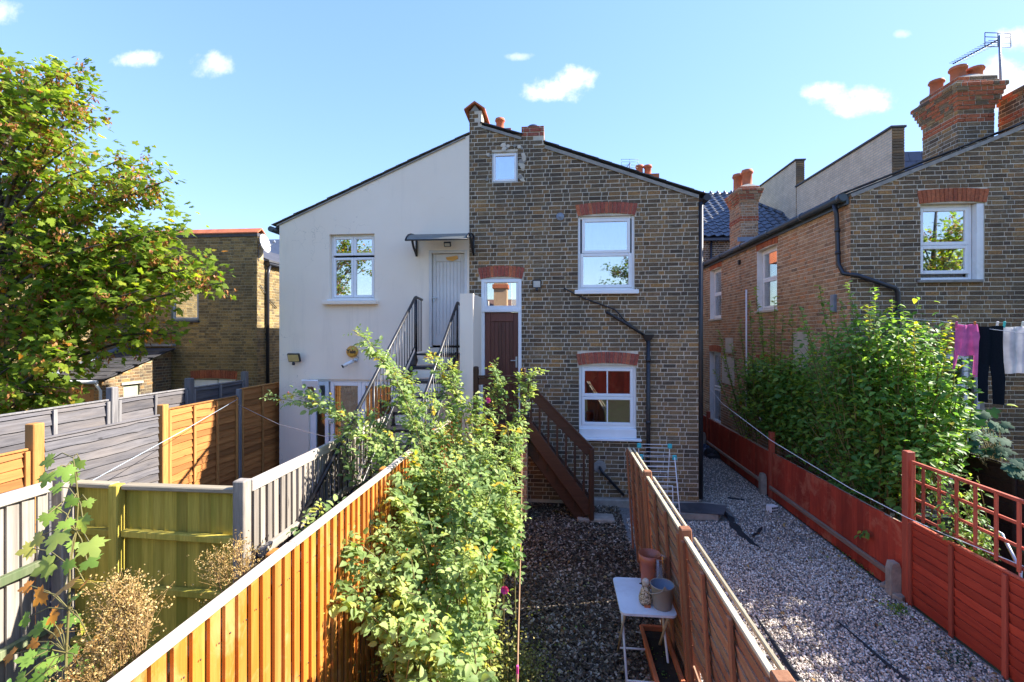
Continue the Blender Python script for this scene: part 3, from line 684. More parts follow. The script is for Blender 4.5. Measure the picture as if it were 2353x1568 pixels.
lay_bricks(wallC, PF, X3, NF, .02, topC, hC+[(6.08,7.16,5.26,5.5),(6.26,7.16,2.75,2.97)], M_BRICK, 150, (6.3, 8.6, 4.6), seed=21)
lay_bricks(wallC, PC, Y3, NC, .02, topCf, hCf+[(a-.03,b+.03,d-.01,d+.215) for a, b, c, d in hCf]+[(15.0,15.9,1.6,2.9),(11.9,12.6,2.35,2.9)][:0], M_BRICKW, 150, (5, 9.6, 4.4), seed=22, smin=FY)
arch(wallC, PF, X3, NF, 6.1, 7.14, 5.27, .22, 16, M_BRICKO, .03, .04, seed=7)
arch(wallC, PF, X3, NF, 6.28, 7.14, 2.76, .2, 13, M_BRICKO, .03, .04, seed=8)
for (a, b, c, d), n in zip(hCf, (14, 13, 13, 13, 9)): arch(wallC, PC, Y3, NC, a-.02, b+.02, d, .2, n, M_BRICKO, .03, .03, seed=9)
SASH = [(.02,.98,.5,1),(0,1,0,.5)]
window(hc, PF, X3, NF, 6.12, 7.0, 3.98, 5.27, [(.0,1,.46,1),(0,1,.05,.46)], .1, .05, .06, glass=M_GLASSR, curtain=(M_NET, [(0,1,0,.48),(0,1,.75,1)], .12), sill=(.06,.06,.05), sillm=M_CEM)
MB().obox(V(7.06,FY+.06,4.62), X3, Y3, Z3, .055, .05, .64, .004).obj('painted_reveal', M_WPAINT, wallC)
MB().lathe((6.74,FY+.2,4.35), [(.0,0),(.12,.005),(.17,.03),(.18,.05)], 20, (0,-1,0), squash=.62).obj('dish_reflection', M_WPAINT, hc)  # stands behind the glass for a dish mirrored in it
window(hc, PF, X3, NF, 6.3, 7.12, .6, 2.76, [(0,.8,.72,1),(0,.8,.42,.7),(0,.8,0,.42),(.8,1,0,1)][:3], .08, .05, .07, glass=M_GLASS, curtain=(M_NET, [(0,1,.8,1)], .1), name='door')
for (a, b, c, d), nm in zip(hCf, ('window','window','door','window','window')):
    window(hc, PC, Y3, NC, a, b, c, d, SASH if nm == 'window' else [(0,1,.5,1),(0,1,0,.48)], .13, .05, .055, m=M_WPAINT, glass=M_GLASS, curtain=(M_NET, [(0,1,0,1)], .06), sill=(.05,.05,.06) if nm == 'window' else None, sillm=M_STONE, name=nm, lining=M_WPAINT)
# pale squares and a pipe on the flank
for (y, z, w, h) in ((14.3,2.75,.3,.22),(14.4,2.0,.5,.4),(10.25,2.7,.28,.4)): MB().obox(V(CX0-.014,y,z), X3, Y3, Z3, .008, w, h).obj('cement_patch', M_STONE, wallC)
MB().tube([(CX0-.05,12.95,.3),(CX0-.05,12.95,4.25)], .022, 8).obj('waste_pipe', M_PVC, hc)
MB().obox(V(CX0-.03,9.05,3.62), X3, Y3, Z3, .03, .06, .16, .01).obj('air_brick_cover', M_LEAD, hc)
MB().obox(V(CX0-.03,13.5,5.05), X3, Y3, Z3, .035, .05, .06, .008).obj('vent', M_BLACK, hc)
roofC = slope_roof(hc, 'roof', CX0-.14, 5.41, 9.2, 7.08, FY+.05, 18.4, M_SLATE, .04); 
mb = MB(); mb.prism([V(9.2,FY-.02,7.14),V(10.7,FY-.02,6.57),V(10.7,FY-.02,6.62),V(9.2,FY-.02,7.19)], V(0,9.8,0)); mb.obj('roof', M_SLATE, hc)
verge(roofC, CX0-.12, 5.475, 9.2, 7.145, FY, M_SLATE, 19, seed=16, th=.014, over=.04)
d = V(4.2,0,1.66).normalized(); MB().obox(V(7.1,FY-.012,6.265), d, Y3, V(-d.z,0,d.x), 2.25, .016, .03).obj('cement_fillet', M_CEM, roofC)
mb = MB(); gy = [8.58, 18.3]
mb.tube([(CX0-.13,gy[0],5.42),(CX0-.13,gy[1],5.42)], .065, 12); 
for y in (8.6, 9.9, 11.4, 13, 14.6, 16.2, 17.6): mb.tube([(CX0-.13,y,5.42),(CX0-.13,y+.09,5.42)], .075, 12)
mb.box(CX0-.06, CX0-.018, 8.62, 18.3, 5.3, 5.445)
mb.obj('gutter', M_GUT, hc)
pp = [(CX0-.13,8.85,5.37),(CX0-.09,8.85,5.2),(CX0-.075,8.82,4.3),(CX0-.06,8.7,4.12),(CX0+.08,8.53,4.06),(5.68,8.53,3.84),(5.72,8.53,3.76),(5.72,8.53,0)]
mb = MB(); mb.tube(pp, .038, 10)
for q in ((CX0-.08,8.84,4.9),(CX0-.078,8.83,4.5),(5.72,8.53,3.45),(5.72,8.53,2.2)): mb.tube([V(q)+V(0,0,-.03), V(q)+V(0,0,.03)], .046, 10)
mb.obj('downpipe', M_PIPE, hc)
cs = chimney(hc, 7.41, 8.02, 9.5, 10.35, 6.1, 7.86, M_BRICK, M_BRICKO, (7.03,), 4, seed=31)
for (x, y, rr, hh) in ((7.5,10.12,.125,.26),(7.58,9.72,.135,.3),(7.9,9.75,.135,.28)): pot(cs, (x, y, 7.84), hh, rr)
c2 = chimney(hc, 8.35, 9.3, 9.0, 9.8, 6.4, 7.55, M_BRICK, M_BRICKO, (6.98,), 1, seed=34)
c3 = chimney(hc, 5.17, 5.64, 13.9, 14.75, 5.3, 7.3, M_BRICKW, M_BRICKO, (6.3,), 3, seed=37, mort=M_MORTW)
for (x, y) in ((5.3,14.45),(5.42,14.1)): pot(c3, (x, y, 7.3), .48, .15)
# lead flashing round the small stack
MB().obox(V(5.4,13.84,5.75), X3, Y3, V(0,0,1), .34, .02, .06).obj('flashing', M_LEAD, hc)

# main terrace beyond, with its tiled roof
he = thing('tiled_house', 'far brick house with dark ridged tile roof behind the small red chimney', 'house', (6, 18.5, 0))
mb = MB(); mb.box(2.4, 9, 18.42, 18.6, -.05, 6.75); wE = mb.obj('wall', M_MORT, he)
lay_bricks(wE, V(0,18.42,0), X3, NF, 5.0, [(4.9,6.75),(8.9,6.75)], [], M_BRICK, 0, seed=41)
MB().tube([(4.6,18.3,6.68),(9,18.3,6.68)], .06, 10).obj('gutter', M_PIPE, he)
MB().tube([(5.75,18.34,6.65),(5.75,18.34,4)], .045, 8).obj('downpipe', M_PIPE, he)
ry0, rz0, ry1, rz1 = 18.2, 6.72, 21.9, 9.35
sl = V(0, ry1-ry0, rz1-rz0); SL = sl.length; sl.normalize(); sn = V(0,-sl.z,sl.y)
mb = MB(); mb.prism([V(4.2,ry0,rz0-.06),V(10,ry0,rz0-.06),V(7.7,ry1,rz1-.06),V(4.2,ry1,rz1-.06)], V(0,0,-.08)); rE = mb.obj('roof', M_TILE, he)
tw, tl = .33, .33; nx, ny = 18, int(SL/tl)+1
tvs = []; prof = [(0,.0),(.12,.035),(.28,.045),(.42,.02),(.55,.0),(.75,.0),(.9,.012),(1.02,.04)]
for (yy, dz) in ((0,.03),(1.15,.0)):
    for (px_, pz_) in prof: tvs.append((px_*tw, yy*tl, pz_*1.3+dz))
for (px_, pz_) in prof: tvs.append((px_*tw, 0, pz_*1.3+.03-.025))
tfs = [(i, i+1, 9+i, 8+i) for i in range(7)]+[(16+i, 17+i, i+1, i) for i in range(7)]
tme = bpy.data.meshes.new('roof_tile'); tme.from_pydata(tvs, [], tfs); tme.materials.append(M_TILE)
for j in range(ny):
    for i in range(nx):
        x = 4.4+i*tw
        if x+tw > 10-2.3*j/ny: continue
        if j*tl > SL-.1: continue
        b = V(x, ry0, rz0)+sl*(j*tl); mw = Matrix.Identity(4)
        for q in range(3): mw[q][0] = X3[q]; mw[q][1] = sl[q]; mw[q][2] = sn[q]; mw[q][3] = b[q]
        mw = mw @ Matrix.Rotation(RNG.uniform(-.012,.012), 4, 'Z')
        link('roof_tile', tme, rE, None, mw)
for i in range(12):
    mb = MB(); x = 4.3+i*.3; mb.tube([(x,ry1,rz1),(x+.28,ry1,rz1)], .09, 10); mb.tube([(x+.14-.03,ry1,rz1+.1),(x+.14+.03,ry1,rz1+.1)], .07, 10); mb.obj('ridge_tile', M_TILE, rE)
hip0, hip1 = V(7.75,ry1,rz1), V(9.95,ry0,rz0)
for i in range(14):
    a, b = hip0.lerp(hip1, i/14), hip0.lerp(hip1, (i+.93)/14); MB().tube([a+V(0,0,.03), b+V(0,0,.03)], .08, 8).obj('hip_tile', M_TILE, rE)
# loft extensions with pale brick cheeks
def beige():
    m, nt, out = new_mat('pale stock brickwork, far'); p = nd(nt, 'ShaderNodeNewGeometry').outputs['Position']
    s3 = nd(nt, 'ShaderNodeSeparateXYZ', {0: p}); v = nd(nt, 'ShaderNodeCombineXYZ', {0: math_(nt, 'ADD', s3.outputs[0], s3.outputs[1]), 1: s3.outputs[2]}).outputs[0]
    br = nd(nt, 'ShaderNodeTexBrick', {'Vector': v, 'Color1': (.7,.56,.38,1), 'Color2': (.62,.49,.34,1), 'Mortar': (.46,.41,.34,1), 'Scale': 1.0, 'Mortar Size': .012, 'Brick Width': .225, 'Row Height': .075})
    c = mixc(nt, 1.0, br.outputs[0], ramp(nt, noise(nt, p, 2, 6, .7), [(.3,(.75,.75,.76)),(.7,(1.1,1.1,1.1))]), 'MULTIPLY')
    principled(nt, out, c, .95, bump(nt, br.outputs[1], -.3, .01), .2); return m
M_BEIGE = beige()
for (y0, y1, z1, sz, lab) in ((13.65,18.75,8.64,8.55,'pale brick loft wall with dark coping rising behind the near gable'), (18.8,22.6,9.66,9.3,'farther pale brick loft wall stepping up beyond the tiled roof')):
    le = thing('loft_extension', lab, 'loft', (9.2, y0, 0))
    w = MB().box(9.0, 9.3, y0, y1, 5.5, z1).obj('wall', M_BEIGE, le)
    r = random.Random(int(y0)); z = z1-.0755
    while z > 6.6:
        s = 0
        MB().obox(V(9.15, y0-.012, z+.034), X3, Y3, Z3, .15, .02, .032, .004).obj('brick', M_BRICK, w, r.random()); z -= .0755
    for i in range(9):
        L = (y1-y0+.1)/9; MB().obox(V(9.15, y0-.05+L*(i+.5), z1+.035), X3, Y3, Z3, .2, L/2-.004, .03, .008).obj('coping_stone', M_SLATE, w)
    mb = MB(); sy = y0+1.3; mb.prism([V(9.31,sy,sz-1.6),V(9.31,sy+.35,sz),V(9.31,sy+3,sz),V(9.31,sy+3,sz-1.6)], V(2.6,0,0)); rf = mb.obj('roof', M_SLATEB, le)
    sd_ = V(0,.35,1.6).normalized(); sn_ = V(0,-sd_.z,sd_.y)
    for j in range(6):
        for i in range(7):
            MB().obox(V(9.45+i*.36+(j%2)*.18, sy, sz-1.6)+sd_*(.16+j*.27)+sn_*(.02+.004*RNG.random()), X3, (sd_-sn_*.05).normalized(), (sn_+sd_*.05).normalized(), .175, .16, .006).obj('slate', M_SLATEB, rf)

# ------------------------------------------------------------------ houses on the left
hd = thing('yellow_brick_house', 'yellow stock brick house with flat parapet half hidden behind the maple', 'house', (-10, 12, 0))
DY = 12.0; PD = V(0, DY, 0)
hD = [(-10.62,-9.8,3.45,4.5), (-9.98,-8.72,.0,1.84)]
mb = MB(); wall_panel(mb, PD, X3, NF, -.05, [(-12.0,5.72),(-8.1,5.72)], hD, .26)
PD2 = V(-8.1, 0, 0); topD2 = [(DY+.001,5.72),(12.22,5.72),(12.221,5.12),(18,5.12)]
mb2 = MB(); wall_panel(mb, PD2, Y3, V(1,0,0), -.05, [(DY+.262,5.72)]+[(12.27,5.72),(12.271,5.12),(18,5.12)], [], .26)
PD3 = V(-12.0, 0, 0); wall_panel(mb, PD3, Y3, V(1,0,0), -.05, [(6.5,5.2),(DY-.001,5.6)], [], .26)
wallD = mb.obj('wall', M_MORTY, hd); room(hd, PD, X3, NF, hD, 1.5)
lay_bricks(wallD, PD, X3, NF, .02, [(-12,5.72),(-8.1,5.72)], hD+[(-10.03,-8.67,1.83,2.07)], M_BRICKY, 180, (-9.2, 12, 3.6), seed=51)
lay_bricks(wallD, PD2, Y3, V(1,0,0), .02, topD2, [], M_BRICKY, 60, seed=52, smin=DY)
lay_bricks(wallD, PD3, Y3, V(1,0,0), .02, [(6.5,5.2),(DY,5.6)], [], M_BRICKY, 60, (-12, 10, 1.5), seed=53)
arch(wallD, PD, X3, NF, -10.02, -8.68, 1.84, .22, 20, M_BRICKO, .03, .02, seed=17)
for i in range(9):
    mb = MB(); x = -12.05+i*.445; mb.prism([V(x,DY-.05,5.83),V(x,DY+.13,5.97),V(x,DY+.31,5.83),V(x,DY+.31,5.8),V(x,DY+.13,5.93),V(x,DY-.05,5.8)], V(.44,0,0)); mb.obj('coping_tile', M_TERRA, wallD)
mb = MB(); mb.box(-12, -8.075, DY-.03, DY+.29, 5.72, 5.81); mb.obj('parapet_course', M_SLATE, wallD)
window(hd, PD, X3, NF, -10.62, -9.8, 3.45, 4.5, [(0,1,0,1)], .05, .03, .05, m=plain('grey blue frame', (.35,.4,.44), .4), glass=M_GLASSR, sill=(.03,.08,.06), sillm=M_SLATE)
dd_ = MB(); dd_.obox(V(-9.62,DY+.06,.92), X3, Y3, Z3, .34, .02, .9); ddo = dd_.obj('door', M_WPAINT, hd)
for (x, z, w, h) in ((-9.78,1.35,.13,.38),(-9.46,1.35,.13,.38),(-9.78,.45,.13,.38),(-9.46,.45,.13,.38)): MB().obox(V(x,DY+.038,z), X3, Y3, Z3, w, .008, h, .006).obj('door_panel', M_WPAINT, ddo)
window(hd, PD, X3, NF, -9.26, -8.72, .5, 1.84, [(0,1,.66,1),(0,1,0,.62)], .05, .035, .06, glass=M_GLASS)
MB().obox(V(-8.99,DY+.1,.25), X3, Y3, Z3, .27, .05, .26).obj('door_panel', M_WPAINT, hd)
mb = MB(); mb.tube([(-8.0,12.32,5.02),(-8.0,18,5.02)], .06, 10); mb.tube([(-8.0,12.4,4.98),(-8.03,12.36,4.7),(-8.03,12.36,0)], .045, 10); mb.obj('downpipe', M_PIPE, hd)
mb = MB(); mb.prism([V(-7.95,12.3,5.08),V(-10,12.3,5.9),V(-10,12.3,5.95),V(-7.95,12.3,5.13)], V(0,5.7,0)); mb.obj('roof', M_SLATE, hd)
MB().tube([W(598,655,X=-8.06), W(618,688,X=-8.06), W(636,708,X=-8.06)], .012, 6).obj('cable', M_BLACK, hd)
def dish(c, r, nrm, lab, aim=V(0,0,1)):
    t = thing('satellite_dish', lab, 'satellite dish', c)
    nrm = V(nrm).normalized(); MB().lathe(V(c)-nrm*.05, [(.005,0),(r*.5,.02),(r*.85,.06),(r,.09),(r*1.01,.085),(r*.85,.045),(r*.5,.005),(.005,-.015)], 28, nrm).obj('reflector', M_WPAINT, t)
    MB().tube([V(c)-V(0,0,r*.9)+nrm*.05, V(c)+nrm*r*1.1], .012, 6).tube([V(c)+nrm*r*1.05, V(c)+nrm*r*1.2], .035, 8).obj('feed_arm', M_LEAD, t)
    MB().tube([V(c)-nrm*.05, V(c)-nrm*.16, V(c)-nrm*.16-V(0,0,.45)], .022, 8).obj('bracket', M_LEAD, t)
    return t
dish(W(607,560,X=-7.95), .25, (.97,.1,.2), 'white satellite dish above the gutter of the yellow brick house')
dish(W(266,470,Y=13.5), .3, (.85,-.4,.25), 'white satellite dish glimpsed through the top of the maple')
# bit of a tan house between
ht = thing('tan_house', 'far tan house with brown roof seen past the white satellite dish', 'house', (-9.5, 17, 0))
MB().box(-13, -9.6, 16.5, 20, -.05, 5.75).obj('wall', plain('tan render', (.5,.36,.25), .9, kind='World'), ht)
mb = MB(); mb.prism([V(-13.1,16.3,5.7),V(-9.4,16.3,5.75),V(-9.4,18.2,6.9),V(-13.1,18.2,6.9)], V(0,0,.06)); mb.obj('roof', M_TILE, ht)
hg = thing('pale_gabled_house', 'far house with pale gable mostly hidden by the maple', 'house', (-14, 14, 0))
mb = MB(); mb.prism([V(-16.5,13.8,-.05),V(-12.2,13.8,-.05),V(-12.2,13.8,6.2),V(-13.0,13.8,6.35),V(-16.5,13.8,5.6)], V(0,4,0)); mb.obj('wall', M_BEIGE, hg)
mb = MB(); mb.prism([V(-16.6,13.7,5.62),V(-13.0,13.7,6.38),V(-13.0,13.7,6.45),V(-16.6,13.7,5.69)], V(0,4.2,0)); mb.obj('roof', M_SLATE, hg)
# outhouse with slate lean-to roof
ho = thing('outhouse', 'small brick outhouse with sloping slate roof against the yellow brick house', 'outhouse', (-11.2, 11, 0))
ox0, ox1, oy0, oy1 = -11.97, -10.6, 10.0, 11.98
mb = MB(); wall_panel(mb, V(0,oy0,0), X3, NF, -.05, [(ox0,1.98),(ox1,1.98)], [(-11.5,-10.8,-.04,1.78)], .12)
wall_panel(mb, V(ox1,0,0), Y3, V(1,0,0), -.05, [(oy0+.121,2.0),(oy1,2.62)], [(10.55,11.0,1.25,1.82)], .12)
wo = mb.obj('wall', M_MORTY, ho)
lay_bricks(wo, V(0,oy0,0), X3, NF, .02, [(ox0,1.98),(ox1,1.98)], [(-11.5,-10.8,-.04,1.78)], M_BRICK, 0, seed=61)
lay_bricks(wo, V(ox1,0,0), Y3, V(1,0,0), .02, [(oy0,1.97),(oy1,2.6)], [(10.55,11.0,1.25,1.82)], M_BRICK, 60, seed=62)
MB().obox(V(-11.15,oy0+.05,.87), X3, Y3, Z3, .35, .02, .9).obj('door', wood('plywood door', (.5,.26,.11), (.62,.36,.17), 'Z', .8), ho)
MB().obox(V(ox1-.05,10.775,1.535), X3, Y3, Z3, .01, .22, .28).obj('window', plain('pale green board', (.33,.36,.27), .7), ho)
MB().obox(V(ox1+.02,10.775,1.22), X3, Y3, Z3, .05, .27, .03, .008).obox(V(ox1+.01,10.775,1.85), X3, Y3, Z3, .03, .3, .03, .005).obj('sill', M_STONE, ho)
mb = MB(); ra, rb = V(0,oy0-.12,1.98), V(0,oy1-.02,2.66)
mb.prism([V(ox0,ra.y,ra.z),V(ox1+.12,ra.y,ra.z),V(ox1+.12,rb.y,rb.z),V(ox0,rb.y,rb.z)], V(0,0,.03)); ro = mb.obj('roof', M_SLATE, ho)
sd_ = (rb-ra); SLn = sd_.length; sd_.normalize(); sn_ = V(0,-sd_.z,sd_.y)
for j in range(9):
    for i in range(6):
        x = ox0+.12+i*.265+(j%2)*.13
        if x > ox1+.1: continue
        MB().obox(V(x,ra.y,ra.z+.035)+sd_*(.12+j*.235)+sn_*(.012+.005*RNG.random()), X3, (sd_-sn_*.045).normalized(), (sn_+sd_*.045).normalized(), .128, .15, .006).obj('slate', M_SLATE, ro)
MB().beam((ox0+.04,oy0-.1,2.07),(ox0+.04,oy1-.02,2.76),.14,.05).beam((ox0,oy1-.05,2.77),(ox1+.14,oy1-.05,2.77),.12,.06).obj('flashing', M_LEAD, ro)
MB().tube([(ox1+.05,oy0-.16,1.96),(ox0,oy0-.16,1.96)], .045, 8).tube([(ox1-.02,oy0-.14,1.94),(ox1+.02,oy0-.05,1.75),(ox1+.02,oy0-.05,.1)], .03, 8).obj('gutter', M_WPAINT, ho)
# ------------------------------------------------------------------ fences
def board_mesh(key, w, h, th, m, taper=True, cut=False):
    """a feather-edge board: base centre at the origin, face +y"""
    mb = MB(); t0, t1 = (th*.35, th) if taper else (th, th)
    mb.prism([V(-w/2,0,0), V(w/2,0,0), V(w/2,t1,0), V(-w/2,t0,0)], V(0,0,h)); return mb.mesh('board'), m
def feather_fence(root, A, B, z0, z1, side, w, m, seed, gap=.012, lean=0.0, uneven=.0, rails=None, cap=None, posts=None):
    """upright boards from A to B (on the ground), faces looking to 'side'"""
    r = random.Random(seed); A, B = V(A[0],A[1],0), V(B[0],B[1],0); d = (B-A); L = d.length; d.normalize(); nrm = V(side).normalized()
    n = int(L/w)
    var = [board_mesh(0, w+r.uniform(.0,.012), 1.0, .016, m)[0] for _ in range(4)]
    for me in var: me.materials.append(m)
    ax = d if d.cross(nrm).z > 0 else -d
    for i in range(n):
        p = A+d*(w*(i+.5)); h = z1-z0-r.uniform(0, uneven)
        mw = Matrix.Identity(4)
        yy = (nrm*math.cos(.12)+ax*math.sin(.12)*(-1)).normalized(); xx = (ax+nrm*.12).normalized()
        zz = (V(0,0,1)+d*r.uniform(-.004,.004)+nrm*(lean+r.uniform(-.003,.003)))*h
        for q in range(3): mw[q][0] = xx[q]; mw[q][1] = yy[q]; mw[q][2] = zz[q]; mw[q][3] = (p+V(0,0,z0))[q]
        link('board', var[r.randrange(4)], root, None, mw)
def wavy_slat(root, A, B, z, h, nrm, m, r, th=.012, tilt=.026, wav=.008, flip=False):
    A, B = V(A), V(B); n = 9; vs = []
    ph = r.uniform(0,6); 
    for i in range(n+1):
        t = i/n; p = A.lerp(B, t); wob = wav*math.sin(ph+t*r.uniform(4,9))+r.uniform(-wav*.5,wav*.5); b2 = r.uniform(-.002,.002)
        lo, hi = (p+V(0,0,z+wob)+nrm*(tilt+b2), p+V(0,0,z+h)+nrm*b2) if flip else (p+V(0,0,z)+nrm*b2, p+V(0,0,z+h+wob)+nrm*(tilt+b2))
        vs += [lo, lo+nrm*th, hi+nrm*th, hi]
    fs = [(0,1,2,3), (4*n,4*n+3,4*n+2,4*n+1)]
    for i in range(n):
        a = 4*i; b = a+4
        for k in range(4):
            l = (k+1) % 4; fs.append((a+k, b+k, b+l, a+l))
    if (B-A).cross(nrm).z > 0: fs = [tuple(reversed(f)) for f in fs]
    MB().add(vs, fs).obj('slat', m, root)
def lap_panel(root, A, B, z0, z1, side, m, mf, seed, battens=2, pitch=.105, both=False, top=None, wav=.008, lean=V(0,0,0), skip=(), frame=True, flip=False):
    r = random.Random(seed); A, B = V(A[0],A[1],0), V(B[0],B[1],0); d = (B-A).normalized(); nrm = V(side).normalized(); L = (B-A).length
    z = z0+.01; k = 0; H = z1-z0
    while z < z1-.03:
        o = lean*((z-z0)/H); h = min(pitch+.04, z1-z)
        if k not in skip: wavy_slat(root, A+d*.02+o, B-d*.02+o, z, h, nrm, m, r, wav=wav, flip=flip)
        z += pitch; k += 1
    for i in range(battens+2):
        if not frame and i in (0, battens+1): continue
        t = i/(battens+1); p = A.lerp(B, t)+d*(.022 if i == 0 else -.022 if i == battens+1 else 0)+nrm*.047
        MB().beam(p+V(0,0,z0), p+V(0,0,z1-.006)+lean, .045, .024, nrm, .003).obj('batten', mf, root)
    tp = top or mf
    MB().beam(A+V(0,0,z1+.012)+lean+nrm*.018, B+V(0,0,z1+.012)+lean+nrm*.018, .036, .022, None, .004).obj('top_rail', tp, root)
def post(root, x, y, z0, z1, w, m, ch=.008, lean=V(0,0,0), name='post'):
    return MB().beam(V(x,y,z0), V(x,y,z1)+lean, w, w, V(0,1,0), ch).obj(name, m, root)

# 1 orange feather-edge fence along the party line
f1 = thing('feather_edge_fence', 'bright orange stained upright board fence with pale bleached capping, roses leaning on it', 'fence', (-1.6, 4.5, 0))
feather_fence(f1, (-1.605,.9), (-1.605,8.5), 0.0, 1.755, (1,0,0), .1, M_OR, 3)
r = random.Random(9)
for (a, b) in ((.85,2.7),(2.702,4.5),(4.502,6.4),(6.402,8.5)): MB().beam((-1.6+r.uniform(-.004,.004),a,1.778+r.uniform(-.004,.004)), (-1.6+r.uniform(-.004,.004),b,1.778+r.uniform(-.004,.004)), .06, .034, None, .008).obj('capping', M_ORC, f1)
for z in (.3, .95, 1.6): MB().beam((-1.645,.9,z), (-1.645,8.5,z), .06, .07, None, .005).obj('rail', M_OR, f1)
nl = MB()
for i in range(75):
    for z in (.3,.95,1.6): nl.lathe((-1.592+r.uniform(.006,.01), .95+.1*i+r.uniform(-.012,.012), z+r.uniform(-.015,.015)), [(.0045,0),(.0045,.003),(0,.004)], 6, (1,0,0))
nl.obj('nails', M_BLACK, f1)['kind'] = 'stuff'
for y in (.95,2.7,4.5,6.4): post(f1, -1.7, y, -.03, 1.74, .09, M_OR)
# 2 grey fence by the iron stair
f2 = thing('feather_edge_fence', 'silvery weathered upright board fence beside the black iron stair', 'fence', (-2.5, 5.3, 0))
feather_fence(f2, (-2.56,3.72), (-2.56,7.3), 0.0, 1.745, (1,0,0), .098, M_GREYW, 5)
for (a, b) in ((3.7,5.5),(5.502,7.3)): MB().beam((-2.555,a,1.79), (-2.555,b,1.79), .04, .105, None, .008).obj('capping', M_GREYWY, f2)
MB().beam((-2.515,3.76,1.2), (-2.515,7.3,1.2), .05, .07, None, .006).obj('rail', M_GREYWY, f2); MB().beam((-2.515,3.76,.4), (-2.515,7.3,.4), .05, .07, None, .006).obj('rail', M_GREYWY, f2)
for y in (5.5,7.28): post(f2, -2.64, y, -.03, 1.75, .09, M_GREYW)
# 3 olive cross fence
f3 = thing('feather_edge_fence', 'flare tinted green brown upright board fence with three horizontal rails closing the garden', 'fence', (-3.3, 3.6, 0))
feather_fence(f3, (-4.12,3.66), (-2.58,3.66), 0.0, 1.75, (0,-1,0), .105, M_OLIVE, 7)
r = random.Random(4)
MB().beam((-3.63,3.63,1.775), (-2.6,3.63,1.775), .09, .04, None, .008).obj('capping', M_GREYWX, f3); MB().beam((-4.1,3.63,1.785), (-3.72,3.63,1.78), .09, .04, None, .008).obj('capping', M_GREYWX, f3)
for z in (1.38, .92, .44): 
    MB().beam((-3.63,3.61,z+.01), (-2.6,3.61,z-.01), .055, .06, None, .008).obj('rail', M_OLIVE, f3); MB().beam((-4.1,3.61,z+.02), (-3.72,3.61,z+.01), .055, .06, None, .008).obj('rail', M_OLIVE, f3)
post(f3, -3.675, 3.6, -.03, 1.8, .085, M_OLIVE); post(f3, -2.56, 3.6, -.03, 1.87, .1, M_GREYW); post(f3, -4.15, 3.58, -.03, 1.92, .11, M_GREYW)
f3b = thing('feather_edge_fence', 'grey green board fence returning towards the vine from the white corner post', 'fence', (-4.2, 2.6, 0))
feather_fence(f3b, (-4.2,1.2), (-4.2,3.52), 0.0, 1.76, (1,0,0), .105, M_GREYW, 8)
MB().beam((-4.18,1.2,1.8), (-4.18,3.5,1.8), .06, .09, None, .008).obj('capping', M_GREYWY, f3b)
for z in (1.2, .65, .2): MB().beam((-4.155,1.2,z), (-4.155,3.5,z), .05, .07, None, .006).obj('rail', M_GREENB, f3b)
# 4 lap fences on the left boundary
LX = -5.5
def ly(u): return W(u, 900, X=LX).y
yA, yB, yC, yD = ly(76), ly(371), ly(545), ly(641)
f4 = thing('lap_fence', 'sunlit orange lap panel fence beside an orange post at the maple end', 'fence', (LX, 3.4, 0))
lap_panel(f4, (LX,2.2), (LX,yA-.07), .0, 1.85, (1,0,0), M_LAPO, M_LAPOP, 21, 2, flip=True); post(f4, LX+.02, yA, -.03, 2.12, .11, M_LAPOP)
f5 = thing('lap_fence', 'grey weathered lap panel with chalky bleached patches on the left boundary', 'fence', (LX, 5.6, 0))
lap_panel(f5, (LX,yA+.07), (LX,yB-.06), .0, 1.93, (1,0,0), M_LAPG, M_LAPGP, 22, 0, frame=False, top=M_LAPG, flip=True); post(f5, LX+.02, yB, -.03, 2.08, .1, M_LAPOP)
f6 = thing('lap_fence', 'brown orange lap panel with upright battens between orange post and pale steel post', 'fence', (LX, 7, 0))
lap_panel(f6, (LX,yB+.07), (LX,yC-.05), .0, 1.99, (1,0,0), M_LAPO, M_LAPOP, 23, 2, flip=True); post(f6, LX+.03, yC, -.03, 2.12, .07, M_LAPGP)
f7 = thing('lap_fence', 'brown orange lap panel butting up to the corner of the rendered house', 'fence', (LX, 8.6, 0))
lap_panel(f7, (LX,yC+.05), (LX,yD+.6), .0, 2.1, (1,0,0), M_LAPO, M_LAPOP, 24, 2, flip=True); post(f7, LX+.03, yD+.0, -.03, 2.05, .07, M_LAPGP)
f8 = thing('board_fence', 'dark grey board fence with tall posts behind the orange lap panels', 'fence', (LX-.55, 7, 0))
BX = LX-.55; ys = [W(u, 900, X=BX).y for u in (-60, 255, 432, 560)]
for a, b, k in zip(ys, ys[1:], range(3)):
    lap_panel(f8, (BX,a+.06), (BX,b-.06), .0, 2.16, (1,0,0), M_LAPG, M_LAPGP, 31+k, 1, .14, wav=.004, flip=True); post(f8, BX+.02, b, -.03, 2.34, .1, M_LAPGP)
# 5 centre lap fence
f9 = thing('lap_fence', 'patchy red brown lap fence with pale top rail dividing bark garden from gravel', 'fence', (1.05, 4.5, 0))
ln = V(-.09,0,0)
bays = [(6.86,5.56,1.42),(5.44,3.96,1.43),(3.84,2.3,1.43),(2.2,.9,1.43)]
for k, (a, b, z) in enumerate(bays):
    lap_panel(f9, (1.12,b), (1.12,a), .0, z, (-1,0,0), M_LAPB, M_LAPBP, 41+k, 2, .095, top=M_CREAMW, lean=ln, wav=.012, skip=(4,) if k == 2 else ())
    MB().beam((1.165,b,z+.006)+ln if False else V(1.165,b,z+.006)+ln, V(1.165,a,z+.008)+ln, .022, .026, None, .004).obj('top_rail', M_CREAMW, f9)
for (y, zt) in ((5.5,1.5),(3.9,1.5),(2.25,1.5)): post(f9, 1.11, y, -.03, zt, .085, M_LAPBP, lean=ln)
